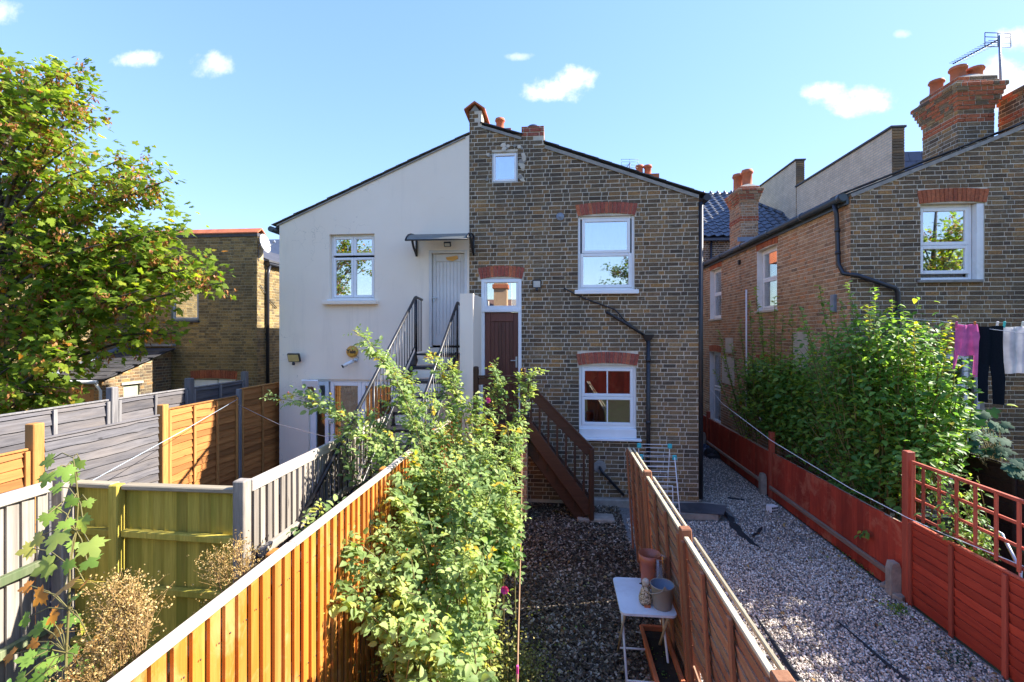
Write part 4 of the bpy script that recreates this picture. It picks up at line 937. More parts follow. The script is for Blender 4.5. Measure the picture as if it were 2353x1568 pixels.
MB().beam((1.03,5.62,.15), (.99,5.7,1.2), .04, .05, None, .004).obj('loose_batten', M_LAPBP, f9)
# 6 red fences on the right
RX = 4.0
f10 = thing('feather_edge_fence', 'low dark red upright board fence with pale bottom rail along the gravel', 'fence', (RX, 9.5, 0))
feather_fence(f10, (RX,5.86), (RX,9.25), .0, .86, (-1,0,0), .118, M_RED, 12, uneven=.012); feather_fence(f10, (RX,9.36), (RX,13.0), .0, .84, (-1,0,0), .118, M_RED, 13, uneven=.012); feather_fence(f10, (RX,13.1), (RX,16.6), .0, .84, (-1,0,0), .118, M_RED, 14, uneven=.012)
for (a, b) in ((5.9,9.22),(9.4,13.0),(13.1,16.6)):
    MB().beam((RX-.045,a,.2), (RX-.045,b,.2), .045, .06, None, .006).obj('rail', M_PALER, f10); MB().beam((RX+.04,a,.8), (RX+.04,b,.8), .06, .06, None, .006).obj('rail', M_PALER, f10)
post(f10, RX+.02, 9.3, -.03, 1.22, .09, M_REDP); post(f10, RX+.02, 13.05, -.03, 1.0, .09, M_REDP)
for (y, z) in ((5.9,.4),(9.42,.4),(13.1,.42)):
    mb = MB(); mb.prism([V(RX-.15,y-.05,-.02),V(RX-.15,y-.05,z*.8),V(RX-.13,y-.05,z),V(RX-.06,y-.05,z),V(RX-.04,y-.05,z*.85),V(RX-.04,y-.05,-.02)], V(0,.1,0)); mb.obj('concrete_spur', M_CONC, f10)
f11 = thing('lap_fence', 'bright red lap panel topped with a red square trellis', 'fence', (RX, 4.7, 0))
lap_panel(f11, (RX,4.0), (RX,5.73), .0, .93, (-1,0,0), M_REDY, M_REDP, 51, 2, .092, wav=.004); lap_panel(f11, (RX,2.1), (RX,3.92), .0, .93, (-1,0,0), M_REDY, M_REDP, 52, 2, .092, wav=.004)
post(f11, RX+.0, 5.8, -.03, 1.72, .09, M_REDP); post(f11, RX, 3.96, -.03, 1.65, .07, M_REDP)
tr = MB().beam((RX,2.1,1.61), (RX,5.74,1.61), .035, .03, None, .003).obj('trellis', M_REDP, f11)
for z in (1.02, 1.2, 1.4): MB().beam((RX+.012,2.1,z), (RX+.012,5.74,z), .02, .028, None, .003).obj('trellis_bar', M_REDP, tr)
for i in range(17): y = 5.56-.215*i; MB().beam((RX-.014,y,.99), (RX-.014,y,1.6), .03, .02, V(1,0,0), .003).obj('trellis_upright', M_REDP, tr)
post(tr, RX-.005, 5.72, .95, 1.62, .035, M_REDP, name='trellis_upright')
f12 = thing('lap_fence', 'black stained horizontal board fence behind the red trellis', 'fence', (5.75, 6.2, 0))
r = random.Random(3)
for (a, b) in ((4.2,5.55),(5.65,7.3)):
    lap_panel(f12, (5.75,a), (5.75,b), .0, 1.38, (-1,0,0), M_DARKF, M_DARKF, 61, 1, .14, wav=.012); post(f12, 5.74, b+.05, -.03, 1.5, .09, M_DARKF)
tb = MB().beam((5.95,6.75,.9), (6.9,6.9,1.9), .09, .2, None, .008).obj('timber_brace', M_PINE); tag(tb, 'new orange timber leaning behind the black board fence', 'timber')

# ------------------------------------------------------------------ black iron stair up to the pale door
si = thing('iron_stair', 'black iron stair with open treads and barred handrails up to the pale door', 'staircase', (-2.15, 6, 0))
sx0, sx1 = -2.47, -1.78; N_ST = 13; y_t, z_t = 8.05, 2.72; go, ri = .292, .206
MB().box(sx0, sx1, 8.06, 8.59, z_t-.03, z_t).obj('landing', M_IRON, si)
for k in range(1, N_ST):
    y, z = y_t-go*k, z_t-ri*k
    MB().obox(V((sx0+sx1)/2, y+go/2, z-.024), X3, Y3, Z3, (sx1-sx0)/2-.01, go/2+.012, .024, .006).obj('tread', M_IRON, si)
    MB().obox(V((sx0+sx1)/2, y+go+.0, z+ri*.42), X3, Y3, Z3, (sx1-sx0)/2-.03, .008, ri*.3).obj('riser', M_REND, si)
for x in (sx0-.015, sx1+.015):
    MB().beam((x,y_t+.05,z_t-.05), (x,y_t-go*N_ST,.0), .03, .2, None, .004).obj('stringer', M_IRON, si)
def railing(x, ya, za, yb, zb, top_y, nb, post_at):
    L = (yb-ya)
    h = MB().tube([(x,top_y,za-.02),(x,ya+.03,za),(x,ya-.02,za-.01),(x,yb,zb)], .024, 10).obj('handrail', M_IRON, si)
    slope = (zb-za)/(yb-ya)
    MB().tube([(x,ya,za-.84),(x,yb+.1,zb-.78)], .012, 6).obj('lower_rail', M_IRON, si)
    for i in range(nb):
        y = ya+(yb-ya)*(i+.5)/nb; z = za+slope*(y-ya)
        MB().tube([(x,y,z-.02),(x,y,z-.86)], .0075, 6).obj('baluster', M_IRON, si)
    for y in post_at:
        z = za+slope*(min(y, ya)-ya); MB().tube([(x,y,z),(x,y,max(0,z-1.05))], .018, 8).obj('newel', M_IRON, si)
    return h
railing(-2.5, 8.1, 3.72, 4.15, 1.08, 8.5, 30, (8.12,6.2,4.4))
for i in range(4): MB().tube([(-2.5,8.2+.09*i,3.68),(-2.5,8.2+.09*i,2.75)], .0075, 6).obj('baluster', M_IRON, si)
railing(-1.77, 8.2, 3.62, 4.3, 1.0, 8.45, 30, (8.2,6.2,4.4))
MB().tube([(-2.52,4.5,1.2),(-2.52,3.85,.1)], .014, 6).obj('stay', M_IRON, si)

# ------------------------------------------------------------------ brown timber stair
sw = thing('timber_stair', 'dark brown stained timber stair with landing at the brown back door', 'staircase', (-.2, 7.8, 0))
FYs = 7.75
def q(u, v, Y=FYs): return W(u, v, Y=Y)
MB().box(-1.36, -.52, 7.78, 8.57, 1.52, 1.56).obj('landing', M_BRWN, sw); MB().obox(V(-.94,7.75,1.5), X3, Y3, Z3, .42, .022, .09, .006).obj('landing_edge', M_BRWN, sw)
na = MB().beam(q(1201.5,975), q(1201.5,846), .085, .085, Y3, .012).obj('newel', M_BRWNZ, sw)
MB().beam(q(1094,975), q(1094,842), .085, .085, Y3, .02).obj('newel', M_BRWNZ, sw)
MB().beam((-1.33,7.75,0), (-1.33,7.75,1.5), .08, .08, Y3, .01).obj('support_post', M_BRWNZ, sw); MB().beam((-.66,7.76,0), (-.66,7.76,1.5), .075, .075, Y3, .01).obj('support_post', M_BRWNZ, sw)
MB().beam(q(1100,876), q(1196,876), .045, .12, Z3, .008).beam(q(1098,865), q(1198,865), .07, .03, Z3, .006).obj('landing_rail', M_BRWN, sw)
for u in (1112,1126,1140,1154,1168,1183): MB().beam(q(u,957), q(u,885), .032, .032, Y3, .004).obj('baluster', M_BRWNZ, sw)
MB().beam(q(1359,1196), q(1359,1030), .085, .085, Y3, .01).obj('newel', M_BRWNZ, sw)
ra_, rb_ = q(1206,886), q(1356,1041)
MB().beam(ra_, rb_, .045, .15, Z3, .008).obj('handrail', M_BRWN, sw)
dv = (rb_-ra_).normalized(); up = V(-dv.z,0,dv.x)
MB().beam(ra_+up*.085, rb_+up*.085, .075, .028, Z3, .006).obj('handrail_cap', M_BRWNZ, sw)
sa, sb = q(1206,972), q(1358,1178)
MB().beam(sa, sb, .04, .2, Z3, .008).obj('stringer', M_BRWN, sw)
MB().beam(sa-up*.19+V(0,.06,0), sb-up*.19+V(0,.06,0), .03, .18, Z3, .008).obj('lower_board', M_BRWN, sw)
sa2, sb2 = V(-.52,8.5,1.42), V(.62,8.5,-.05); MB().beam(sa2, sb2, .04, .22, Z3, .008).obj('stringer', M_BRWN, sw)
for i in range(7):
    t = (i+.7)/7.4; u0, v0 = ra_.lerp(rb_, t), sa.lerp(sb, t)
    z1, z0 = u0.z-.09, (sa.z+(sb.z-sa.z)*(u0.x-sa.x)/(sb.x-sa.x))+.13
    MB().beam((u0.x,FYs,z0-.08), (u0.x,FYs,z1+.05), .034, .034, Y3, .004).obj('baluster', M_BRWNZ, sw)
ns_ = 7
for i in range(1, ns_+1):
    z = 1.54-i*1.54/(ns_+1); x = -.5+(i-.35)*1.12/(ns_+.4)
    MB().obox(V(x,8.12,z-.02), X3, Y3, Z3, .1, .355, .02, .005).obj('tread', M_BRWN, sw)
    MB().obox(V(x-.09,8.12,z-.1), X3, Y3, Z3, .01, .35, .085).obj('riser', M_BRWN, sw)
mb = MB(); mb.obox(V(.62,7.85,.03), X3, Y3, Z3, .3, .14, .03, .01); tag(mb.obj('stone_pad', M_CONC), 'pale stone pad under the foot of the timber stair', 'paving stone')
bp = thing('brick_pier', 'slim pale brick pier propping the landing of the timber stair', 'pier', (-.55, 7.7, 0))
wp = MB().box(-.615, -.5, 7.66, 7.86, -.03, 1.38).obj('core', M_MORTW, bp)
lay_bricks(wp, V(0,7.66,0), X3, NF, .0, [(-.615,1.38),(-.5,1.38)], [], M_BRICKW, 60, seed=71); lay_bricks(wp, V(-.5,0,0), Y3, V(1,0,0), .0, [(7.66,1.38),(7.86,1.38)], [], M_BRICKW, 60, seed=72)
# dark space below: stored crates
for (x, y, z, w, d_, h, m_, lab) in ((-1.0,8.2,.2,.22,.16,.2,M_BLACK,'black plastic crate stored under the timber stair landing'),(-.98,8.22,.53,.18,.15,.12,M_SLATE,'grey box stacked on the black crate under the landing')):
    t = thing('storage_crate', lab, 'crate', (x,y,z-h)); MB().obox(V(x,y,z), X3, Y3, Z3, w, d_, h, .01).obj('body', m_, t); MB().obox(V(x,y,z+h), X3, Y3, Z3, w+.015, d_+.015, .015, .005).obj('lid', M_PIPE, t)
# ------------------------------------------------------------------ fittings on the houses
def poly_plastic():
    m, nt, out = new_mat('smoky canopy plastic')
    d = nd(nt, 'ShaderNodeBsdfTranslucent', {0: (.5,.52,.48,1)}); g = nd(nt, 'ShaderNodeBsdfPrincipled', {'Base Color': (.32,.34,.33,1), 'Roughness': .25}); t = nd(nt, 'ShaderNodeBsdfTransparent', {0: (.7,.72,.7,1)})
    a = nd(nt, 'ShaderNodeMixShader', {0: .5, 1: d.outputs[0], 2: g.outputs[0]}); b = nd(nt, 'ShaderNodeMixShader', {0: .25, 1: a.outputs[0], 2: t.outputs[0]}); nt.links.new(b.outputs[0], out.inputs[0]); return m
cn = thing('door_canopy', 'curved smoky plastic canopy on black brackets over the pale door', 'canopy', (-2.1, FY, 4.6))
arc = [(8.585,4.88),(8.42,4.885),(8.25,4.86),(8.1,4.815),(8.0,4.755),(7.95,4.7)]
mb = MB(); vs = []
for (y, z) in arc: vs += [(-2.62,y,z),(-1.56,y,z),(-2.62,y-.002,z-.006),(-1.56,y-.002,z-.006)]
n = len(arc)
mb.add(vs, [(4*i,4*i+4,4*i+5,4*i+1) for i in range(n-1)]+[(4*i+2,4*i+3,4*i+7,4*i+6) for i in range(n-1)], True); mb.obj('sheet', poly_plastic(), cn)
for x in (-2.63, -1.55): MB().tube([(x,y,z+.004) for y, z in arc], .016, 8).tube([(x,8.58,4.9),(x,8.58,4.52)], .02, 8).tube([(x,8.57,4.55),(x,8.4,4.66),(x,8.25,4.86)], .022, 8).obj('bracket', M_BLACK, cn)
MB().tube([(-2.64,7.945,4.695),(-1.54,7.945,4.695)], .014, 8).obj('front_bar', M_BLACK, cn)
def flood(c, w, h, lab, tilt=.3, mcol=None, sensor=True):
    t = thing('flood_light', lab, 'light', c); c = V(c)
    az = V(0,-math.sin(tilt),math.cos(tilt)); ay = V(0,math.cos(tilt),math.sin(tilt))
    b = MB().obox(c-ay*.0, X3, ay, az, w/2, .025, h/2, .01).obj('housing', M_BLACK, t)
    MB().obox(c-ay*.027, X3, ay, az, w/2-.018, .004, h/2-.018).obj('lens', mcol or plain('lamp glass', (.55,.56,.52), .2), b)
    MB().tube([c+ay*.02, V(c.x, FY-.02, c.z)], .02, 8).obj('arm', M_BLACK, t)
    if sensor: MB().lathe(c+V(0,-.02,-h/2-.06), [(.0,0),(.025,.005),(.03,.03),(.02,.06)], 12).obj('sensor', M_BLACK, t)
    return t
flood((-4.98,FY-.12,2.62), .24, .17, 'black flood light with yellowed lens on the cream render', .35, plain('yellowed lens', (.6,.48,.2), .3))
flood((-.375,FY-.1,3.97), .16, .15, 'square black flood light with sensor beside the brown door arch', .15)
flood((-2.02,FY-.1,4.72), .13, .09, 'small flood light tucked under the door canopy', .5, sensor=False)
al = thing('alarm_box', 'round yellow alarm box with black lettering on the cream render', 'alarm box', (-3.87,FY,2.73))
MB().lathe((-3.87,FY,2.735), [(.105,0),(.11,.02),(.112,.045),(.104,.07),(.08,.082),(0,.085)], 28, (0,-1,0)).obj('case', plain('alarm yellow', (.62,.33,.055), .4, .1), al)
cu = bpy.data.curves.new('letters', 'FONT'); cu.body = 'Yale'; cu.size = .105; cu.align_x = 'CENTER'; cu.extrude = .002; cu.offset = .0025
fo = bpy.data.objects.new('letters', cu); COL.objects.link(fo); bpy.context.view_layer.update()
lm = bpy.data.meshes.new_from_object(fo); bpy.data.objects.remove(fo)
lm.transform(Matrix.Translation((-3.87,FY-.089,2.705)) @ Matrix.Rotation(R(90),4,'X')); lm.materials.clear(); lm.materials.append(M_BLACK)
link('lettering', lm, al)
cc = thing('security_camera', 'white bullet security camera below the yellow alarm box', 'security camera', (-3.87,FY,2.5))
MB().tube([(-3.82,FY-.11,2.56),(-3.97,FY-.2,2.47)], .035, 12).obj('body', M_WPAINT, cc); MB().tube([(-3.972,FY-.2015,2.469),(-3.99,FY-.212,2.458)], .032, 12).obj('lens', M_BLACK, cc)
MB().lathe((-3.82,FY,2.57), [(.04,0),(.04,.02),(.015,.03),(.012,.11)], 12, (0,-1,0)).obj('mount', M_WPAINT, cc)
MB().tube([(-3.82,FY-.08,2.58),(-3.76,FY-.06,2.55),(-3.75,FY-.02,2.62),(-3.83,FY-.015,2.67)], .006, 6).obj('cable', M_LEAD, cc)
vt = MB().lathe((.045,FY,5.2), [(.0,.03),(.03,.03),(.035,.02),(.05,.024),(.07,.02),(.075,0)], 16, (0,-1,0)).obj('flue_vent', M_LEAD, hb)
def pf(pts, d=.05): return [V(x, FY-d, z) for x, z in pts]
MB().tube(pf([(.13,3.885),(.5,3.7),(.93,3.54),(1.03,3.5),(1.2,3.3),(1.54,3.04)], .04), .013, 8).obj('waste_pipe', M_BLACK, hb)
MB().tube(pf([(.9,3.44),(.93,3.425),(1.2,3.26),(1.54,3.04)], .06), .024, 8).obj('waste_pipe', M_BLACK, hb)
MB().tube([(.88,FY,3.45),(.91,FY-.055,3.44)], .026, 8).tube([(.12,FY,3.89),(.135,FY-.04,3.882)], .014, 8).obj('pipe_elbow', M_BLACK, hb)
mb = MB(); mb.prism([V(1.51,FY-.14,3.06),V(1.69,FY-.14,3.06),V(1.66,FY-.12,2.98),V(1.62,FY-.1,2.94),V(1.56,FY-.1,2.94),V(1.53,FY-.12,2.98)], V(0,.1,0)); mb.obj('hopper', M_BLACK, hb)
mb = MB(); mb.tube(pf([(1.6,2.96),(1.6,.12)], .07), .036, 12)
for z in (2.6,1.5,.5): mb.tube(pf([(1.6,z-.03),(1.6,z+.03)], .07), .045, 12)
mb.obj('downpipe', M_BLACK, hb)
MB().tube(pf([(2.52,5.4),(2.52,.15)], .0), .04, 12).obj('downpipe', M_BLACK, hb)
MB().tube([(2.62,FY-.05,5.47),(2.62,17,5.47)], .06, 10).obj('gutter', M_PIPE, hb)
MB().tube([(.76,FY-.0,.66),(.76,FY-.08,.66),(.79,FY-.09,.61),(1.17,FY-.1,.2)], .026, 8).obj('waste_pipe', M_BLACK, hb)
MB().lathe((.755,FY-.005,.67), [(.12,0),(.11,.012),(.02,.02)], 9, (0,-1,0), False).obj('mortar_patch', M_CEM, hb)
# aerials
def aerial(base, top, boom, n, lab, r=.02, el=.16):
    t = thing('tv_aerial', lab, 'aerial', base); base, top = V(base), V(top)
    MB().tube([base, top], r, 8).obj('mast', M_LEAD, t)
    b0, b1 = V(boom[0]), V(boom[1]); d = (b1-b0).normalized(); sd2 = d.cross(Z3).normalized()
    bm = MB().tube([b0, b1], r*.6, 6).obj('boom', M_BLACK, t)
    for i in range(n):
        p = b0.lerp(b1, (i+.5)/n); MB().tube([p-sd2*el*(.7+.3*(i/n)), p+sd2*el*(.7+.3*(i/n))], r*.22, 5).obj('element', M_BLACK, bm)
    e = b1; u2 = V(0,0,1); k = r*.35
    rf = MB(); 
    for z in (-.13,-.05,.05,.13): rf.tube([e+u2*z-sd2*.26, e+u2*z+sd2*.26], k, 5)
    for s_ in (-.26,0,.26): rf.tube([e+sd2*s_-u2*.13, e+sd2*s_+u2*.13], k, 5)
    rf.obj('reflector', M_BLACK, bm); return t
aerial(W(2300,230,Y=9.7), W(2297,82,Y=9.7), (W(2190,147,Y=10.6), W(2293,92,Y=9.75)), 16, 'tall roof aerial with long boom on the large red chimney')
aerial(W(1447,400,Y=15), W(1447,374,Y=15), (W(1440,385,Y=15.4), W(1447,376,Y=15)), 4, 'tiny roof aerial poking over the brick gable', .015, .1)
hs = thing('far_chimney', 'pair of small red chimney pots peeping over the brick gable', 'chimney', W(1480,410,Y=16))
a = W(1480,403,Y=16); MB().box(a.x-.45, a.x+.45, 15.8, 16.4, 5.4, a.z-.02).obj('stack', M_BRICKO, hs, .4)
for u in (1469.5, 1488.5): b = W(u,403,Y=16); pot(hs, (b.x,16,b.z-.04), .36, .13)

# ------------------------------------------------------------------ small things in the gardens
tb = thing('folding_table', 'small white folding table with crossed legs against the brown lap fence', 'table', (.77, 4.3, 0))
tz = .7; tx0, tx1, ty0, ty1 = .53, 1.0, 4.04, 4.64
def rrect(x0, x1, y0, y1, r, n=6):
    P = []
    for (cx, cy, a0) in ((x1-r,y0+r,-90),(x1-r,y1-r,0),(x0+r,y1-r,90),(x0+r,y0+r,180)):
        for i in range(n+1): t = R(a0+90*i/n); P.append((cx+r*math.cos(t), cy+r*math.sin(t)))
    return P
mb = MB(); mb.prism([V(x,y,tz-.02) for x, y in rrect(tx0,tx1,ty0,ty1,.05)], V(0,0,.02)); mb.obj('table_top', M_WHITEM, tb)
for x in (tx0+.045, tx1-.06):
    MB().tube([(x,ty0+.06,tz-.02),(x-.004,ty1-.06,.0)], .011, 8).obj('leg', M_CREAMW, tb); MB().tube([(x+.02,ty1-.05,tz-.02),(x+.016,ty0+.02,.0)], .011, 8).obj('leg', M_WHITEM, tb)
MB().tube([(tx0+.04,ty1-.1,.08),(tx1-.06,ty1-.1,.08)], .009, 8).obj('stretcher', M_WHITEM, tb); MB().tube([(tx0+.06,ty0+.06,.09),(tx1-.04,ty0+.06,.09)], .009, 8).obj('stretcher', M_WHITEM, tb)
# bucket
bk = thing('bucket', 'grey plastic bucket with bail handle on the white table', 'bucket', (.9,4.17,tz)); c = V(.9,4.17,tz)
M_BKT = plain('taupe plastic', (.28,.25,.2), .45, .06); M_BKI = plain('blue grey inside', (.2,.25,.33), .4, .06)
MB().lathe(c, [(0,.001),(.075,.0),(.08,.008),(.1,.19),(.104,.195),(.1,.2),(.095,.195)], 28).obj('body', M_BKT, bk); MB().lathe(c, [(.094,.195),(.082,.03),(0,.02)], 28).obj('inside', M_BKI, bk)
for s_ in (-1,1): MB().prism([c+V(-.025,s_*.097,.19),c+V(.025,s_*.097,.19),c+V(.0,s_*.1,.23)], V(0,s_*.008,0)).obj('lug', M_BKT, bk)
MB().tube([c+V(-.115*math.sin(t)-.0,.1*math.cos(t),.195-.07*math.sin(t)) for t in [math.pi*i/14 for i in range(15)]], .006, 6).obj('handle', M_BKT, bk)
# ornament like a little bird on a speckled egg
og = thing('bird_ornament', 'speckled garden ornament shaped like an upright bird on the white table', 'ornament', (.77,4.2,tz)); c = V(.765,4.2,tz)
def speck():
    m, nt, out = new_mat('speckled glaze'); p = coords(nt, 'World'); v = nd(nt, 'ShaderNodeTexVoronoi', {'Vector': p, 'Scale': 75.0}).outputs['Distance']
    col = ramp(nt, v, [(.25,(.03,.025,.02)),(.45,(.4,.29,.15)),(.7,(.6,.5,.36))]); principled(nt, out, col, .5, bump(nt, v, .6, .01), .4); return m
MB().lathe(c, [(0,.0),(.045,.002),(.058,.03),(.06,.06),(.05,.1),(.034,.14),(.026,.16),(.0,.165)], 20).obj('body', speck(), og)
MB().lathe(c+V(0,0,.155), [(0,-.01),(.024,0),(.034,.025),(.03,.05),(.016,.066),(0,.07)], 16).obj('head', plain('cream glaze', (.5,.42,.32), .5, .5, 30), og)
MB().prism([c+V(-.028,-.006,.19),c+V(-.055,0,.18),c+V(-.028,.006,.17)], V(0,0,-.008)).obj('beak', M_BLACK, og); MB().prism([c+V(-.02,-.06,.0),c+V(.03,-.06,.0),c+V(.03,-.04,.0),c+V(-.02,-.04,.0)], V(0,0,.02)).obj('base', M_TERRA, og)
# plastic plant pot and glass vase at the back of the table
pp_ = thing('plant_pot', 'tall terracotta plastic plant pot at the back of the white table', 'plant pot', (.86,4.52,tz)); c = V(.86,4.52,tz)
MB().lathe(c, [(0,0),(.075,0),(.082,.12),(.088,.13),(.092,.22),(.1,.225),(.104,.3),(.1,.3),(.09,.2),(.07,.02),(0,.015)], 26).obj('body', M_TERRAP, pp_)
gvz = tag(MB().lathe((.94,4.42,tz), [(0,.0),(.05,.0),(.052,.05),(.054,.3),(.058,.31),(.055,.312),(.05,.3),(.047,.03),(0,.02)], 24).obj('glass_vase', M_CLEAR), 'clear tall glass vase beside the terracotta pot on the white table', 'vase')
# trough planter under the table
pl_ = thing('trough_planter', 'long terracotta trough planter of dark soil under the white table', 'planter', (.94,4.2,0))
px0, px1, py0, py1, pz = .8, 1.02, 3.85, 4.66, .24
mb = MB(); i0 = .035; o_ = [(px0+i0,py0+i0,0),(px1-i0,py0+i0,0),(px1-i0,py1-i0,0),(px0+i0,py1-i0,0)]; t_ = [(px0,py0,pz),(px1,py0,pz),(px1,py1,pz),(px0,py1,pz)]; ti = [(px0+.02,py0+.02,pz),(px1-.02,py0+.02,pz),(px1-.02,py1-.02,pz),(px0+.02,py1-.02,pz)]; bi = [(x, y, pz-.09) for x, y, _ in ti]
mb.add(o_+t_+ti+bi, [(3,2,1,0)]+[(k,(k+1)%4,4+(k+1)%4,4+k) for k in range(4)]+[(4+k,4+(k+1)%4,8+(k+1)%4,8+k) for k in range(4)]+[(8+k,8+(k+1)%4,12+(k+1)%4,12+k) for k in range(4)]); mb.obj('trough', M_TERRA, pl_)
MB().quad(*[(x,y,pz-.045) for x, y, _ in ti]).obj('soil', M_MULCHB, pl_)
for (a_, b_) in ((t_[0],t_[1]),(t_[1],t_[2]),(t_[2],t_[3]),(t_[3],t_[0])): MB().beam(V(a_)+V(0,0,-.012), V(b_)+V(0,0,-.012), .026, .026, None, .006).obj('rim', M_TERRA, pl_)
# clothes airer
ca = thing('clothes_airer', 'white wire clothes airer with turquoise corners leaning by the brick wall', 'clothes airer', (1.75,8,0))
M_TURQ = plain('turquoise plastic', (.04,.42,.45), .4)
ax0, ax1 = 1.36, 1.86
def frame_bars(p0, p1, x0, x1, zs, name):
    fr_ = MB().tube([V(x0,*p0), V(x0,*p1), V(x1,*p1), V(x1,*p0)], .009, 6).obj(name, M_WPAINT, ca)
    for t in zs: y, z = p0[0]+(p1[0]-p0[0])*t, p0[1]+(p1[1]-p0[1])*t; MB().tube([(x0,y,z),(x1,y,z)], .0048, 5).obj('bar', M_WPAINT, fr_)
frame_bars((7.55,.0), (7.98,1.05), ax0+.02, ax1+.06, [.12,.2,.28,.36,.5,.57,.64,.71,.78,.85,.92], 'front_frame')
frame_bars((8.3,.11), (8.05,1.22), ax0, ax1, [.15,.22,.3,.4,.48,.56,.64,.72,.8,.88,.95], 'back_frame')
frame_bars((7.72,.1), (7.78,.62), ax0+.05, ax1-.02, [.3,.5,.7,.85], 'shelf_frame')
for p in ((ax0,8.05,1.22),(ax1,8.05,1.22),(ax0+.02,7.98,1.05),(ax1+.06,7.98,1.05)): MB().obox(V(p)-V(0,0,.025), X3, Y3, Z3, .035, .014, .04, .012).obj('corner', M_TURQ, ca)
# washing on the line
wl = W(2160,738,Y=6.9); wr = W(2420,775,Y=6.2)
tag(MB().tube([wl+V(-.6,.1,.05), wl, wl.lerp(wr,.5)-V(0,0,.012), wr, wr+V(.8,-.3,.05)], .004, 6).obj('washing_line', M_WIRE), 'taut washing line carrying three garments by the brick house', 'washing line')
def garment(name, strips, m, lab, cat, th=.006, seed=1, y0=6.6):
    r = random.Random(seed); mb = MB()
    for st in strips:
        n = 16; vs = []
        m_ = len(st)
        for (x0, x1, z) in st:
            for i in range(n+1):
                t = i/n; x = x0+(x1-x0)*t; dep = (1-(z-2.0)/1.25)
                y = y0-.02+.018*math.sin(x*38+seed)+.022*dep*math.sin(x*21+z*3+seed)+.01*math.sin(z*17+x*9)
                vs.append((x, y, z+.006*math.sin(x*25)))
        k = len(vs); vs2 = [(x, y+th, z) for x, y, z in vs]
        fs = [(j*(n+1)+i, (j+1)*(n+1)+i, (j+1)*(n+1)+i+1, j*(n+1)+i+1) for j in range(m_-1) for i in range(n)]
        mb.add(vs+vs2, fs+[tuple(reversed([k+q for q in f])) for f in fs], True)
    return tag(mb.obj(name, m), lab, cat)
def gx(u): return W(u, 770, Y=6.6).x
def gz(v, u=2270): return W(u, v, Y=6.6).z
M_PINK = cloth_mat('pink cotton', (.72,.2,.46), 12, (1,1,1), .3); M_LEG = cloth_mat('dark speckled knit', (.012,.017,.024), 90, (1,1,1), .1); M_TEE = cloth_mat('white cotton', (.78,.78,.8), 6, (1,1,1), .3)
garment('pink_top', [[(gx(2194),gx(2242),gz(746)),(gx(2197),gx(2244),gz(775)),(gx(2196),gx(2241),gz(800)),(gx(2198),gx(2239),gz(818))], [(gx(2194),gx(2204),gz(760)),(gx(2190),gx(2201),gz(810)),(gx(2187),gx(2194),gz(850))], [(gx(2232),gx(2243),gz(770)),(gx(2236),gx(2243),gz(820)),(gx(2235),gx(2242),gz(868))]], M_PINK, 'pink long sleeved top pegged on the washing line', 'clothing', seed=2)
garment('leggings', [[(gx(2246),gx(2298),gz(750)),(gx(2247),gx(2298),gz(790)),(gx(2245),gx(2300),gz(835))], [(gx(2245),gx(2274),gz(833)),(gx(2244),gx(2265),gz(870)),(gx(2243),gx(2262),gz(923))], [(gx(2273),gx(2300),gz(833)),(gx(2279),gx(2301),gz(870)),(gx(2283),gx(2300),gz(930))]], M_LEG, 'dark speckled leggings hanging on the washing line', 'clothing', seed=4)
garment('white_tee', [[(gx(2303),gx(2372),gz(752)),(gx(2302),gx(2370),gz(790)),(gx(2299),gx(2372),gz(830)),(gx(2301),gx(2370),gz(858))]], M_TEE, 'white printed tee shirt hanging on the washing line', 'clothing', seed=6)
for i, (u, cm, lab) in enumerate(((2196,(.5,.1,.3),'pink peg holding the pink top'),(2238,(.6,.2,.05),'orange peg between pink top and dark leggings'),(2290,(.75,.75,.72),'white peg at the waist of the dark leggings'),(2306,(.05,.5,.5),'turquoise peg at the shoulder of the white tee'),(2348,(.7,.68,.6),'cream peg at the far shoulder of the white tee'))):
    p = W(u,748,Y=6.6); MB_ = MB().obox(p+V(0,-.01,.01), X3, V(0,1,.2).normalized(), V(0,-.2,1).normalized(), .009, .012, .04, .003); tag(MB_.obj('clothes_peg', plain('peg plastic', cm, .4)), lab, 'peg', 'pegs on the washing line')
# other lines
tag(MB().tube([W(1632,893,Y=10.2), W(1659,927,Y=9.4), W(1771,1012,Y=7.7), W(1953,1122,Y=6.2), W(2085,1190,Y=5.55), W(2173,1229,Y=5.15), W(2353,1302,Y=4.5), W(2600,1390,Y=3.8)], .0042, 6).obj('rope', M_WPAINT), 'slack white rope strung along the low red fence', 'rope')
tag(MB().tube([W(545,918,X=-5.4), W(430,985,Y=5.6), W(195,1114,Y=3.75)], .0036, 6).obj('rope', plain('blue grey rope', (.4,.47,.55), .6)), 'blue grey rope from pale steel post down to the olive fence', 'rope')
tag(MB().tube([W(547,930,X=-5.4), W(640,975,Y=6.9), W(745,1003,Y=6.2), W(800,1000,X=-2.5)], .004, 6).obj('wire', M_WIRE), 'thin wire sagging across the patio to the iron stair', 'wire')
tag(MB().tube([W(1200,972,Y=7.68), W(1198,1200,Y=5.0), W(1190,1500,Y=3.3), W(1189,1600,Y=3.0)], .006, 6).obj('string', plain('jute string', (.3,.18,.1), .9)), 'rust coloured string tied to the timber newel post', 'string')
tag(MB().obox(W(1189,1545,Y=3.15), X3, Y3, Z3, .008, .01, .045, .003).obj('clothes_peg', plain('magenta plastic', (.7,.08,.3), .4)), 'magenta peg clipped to the rust coloured string', 'peg')
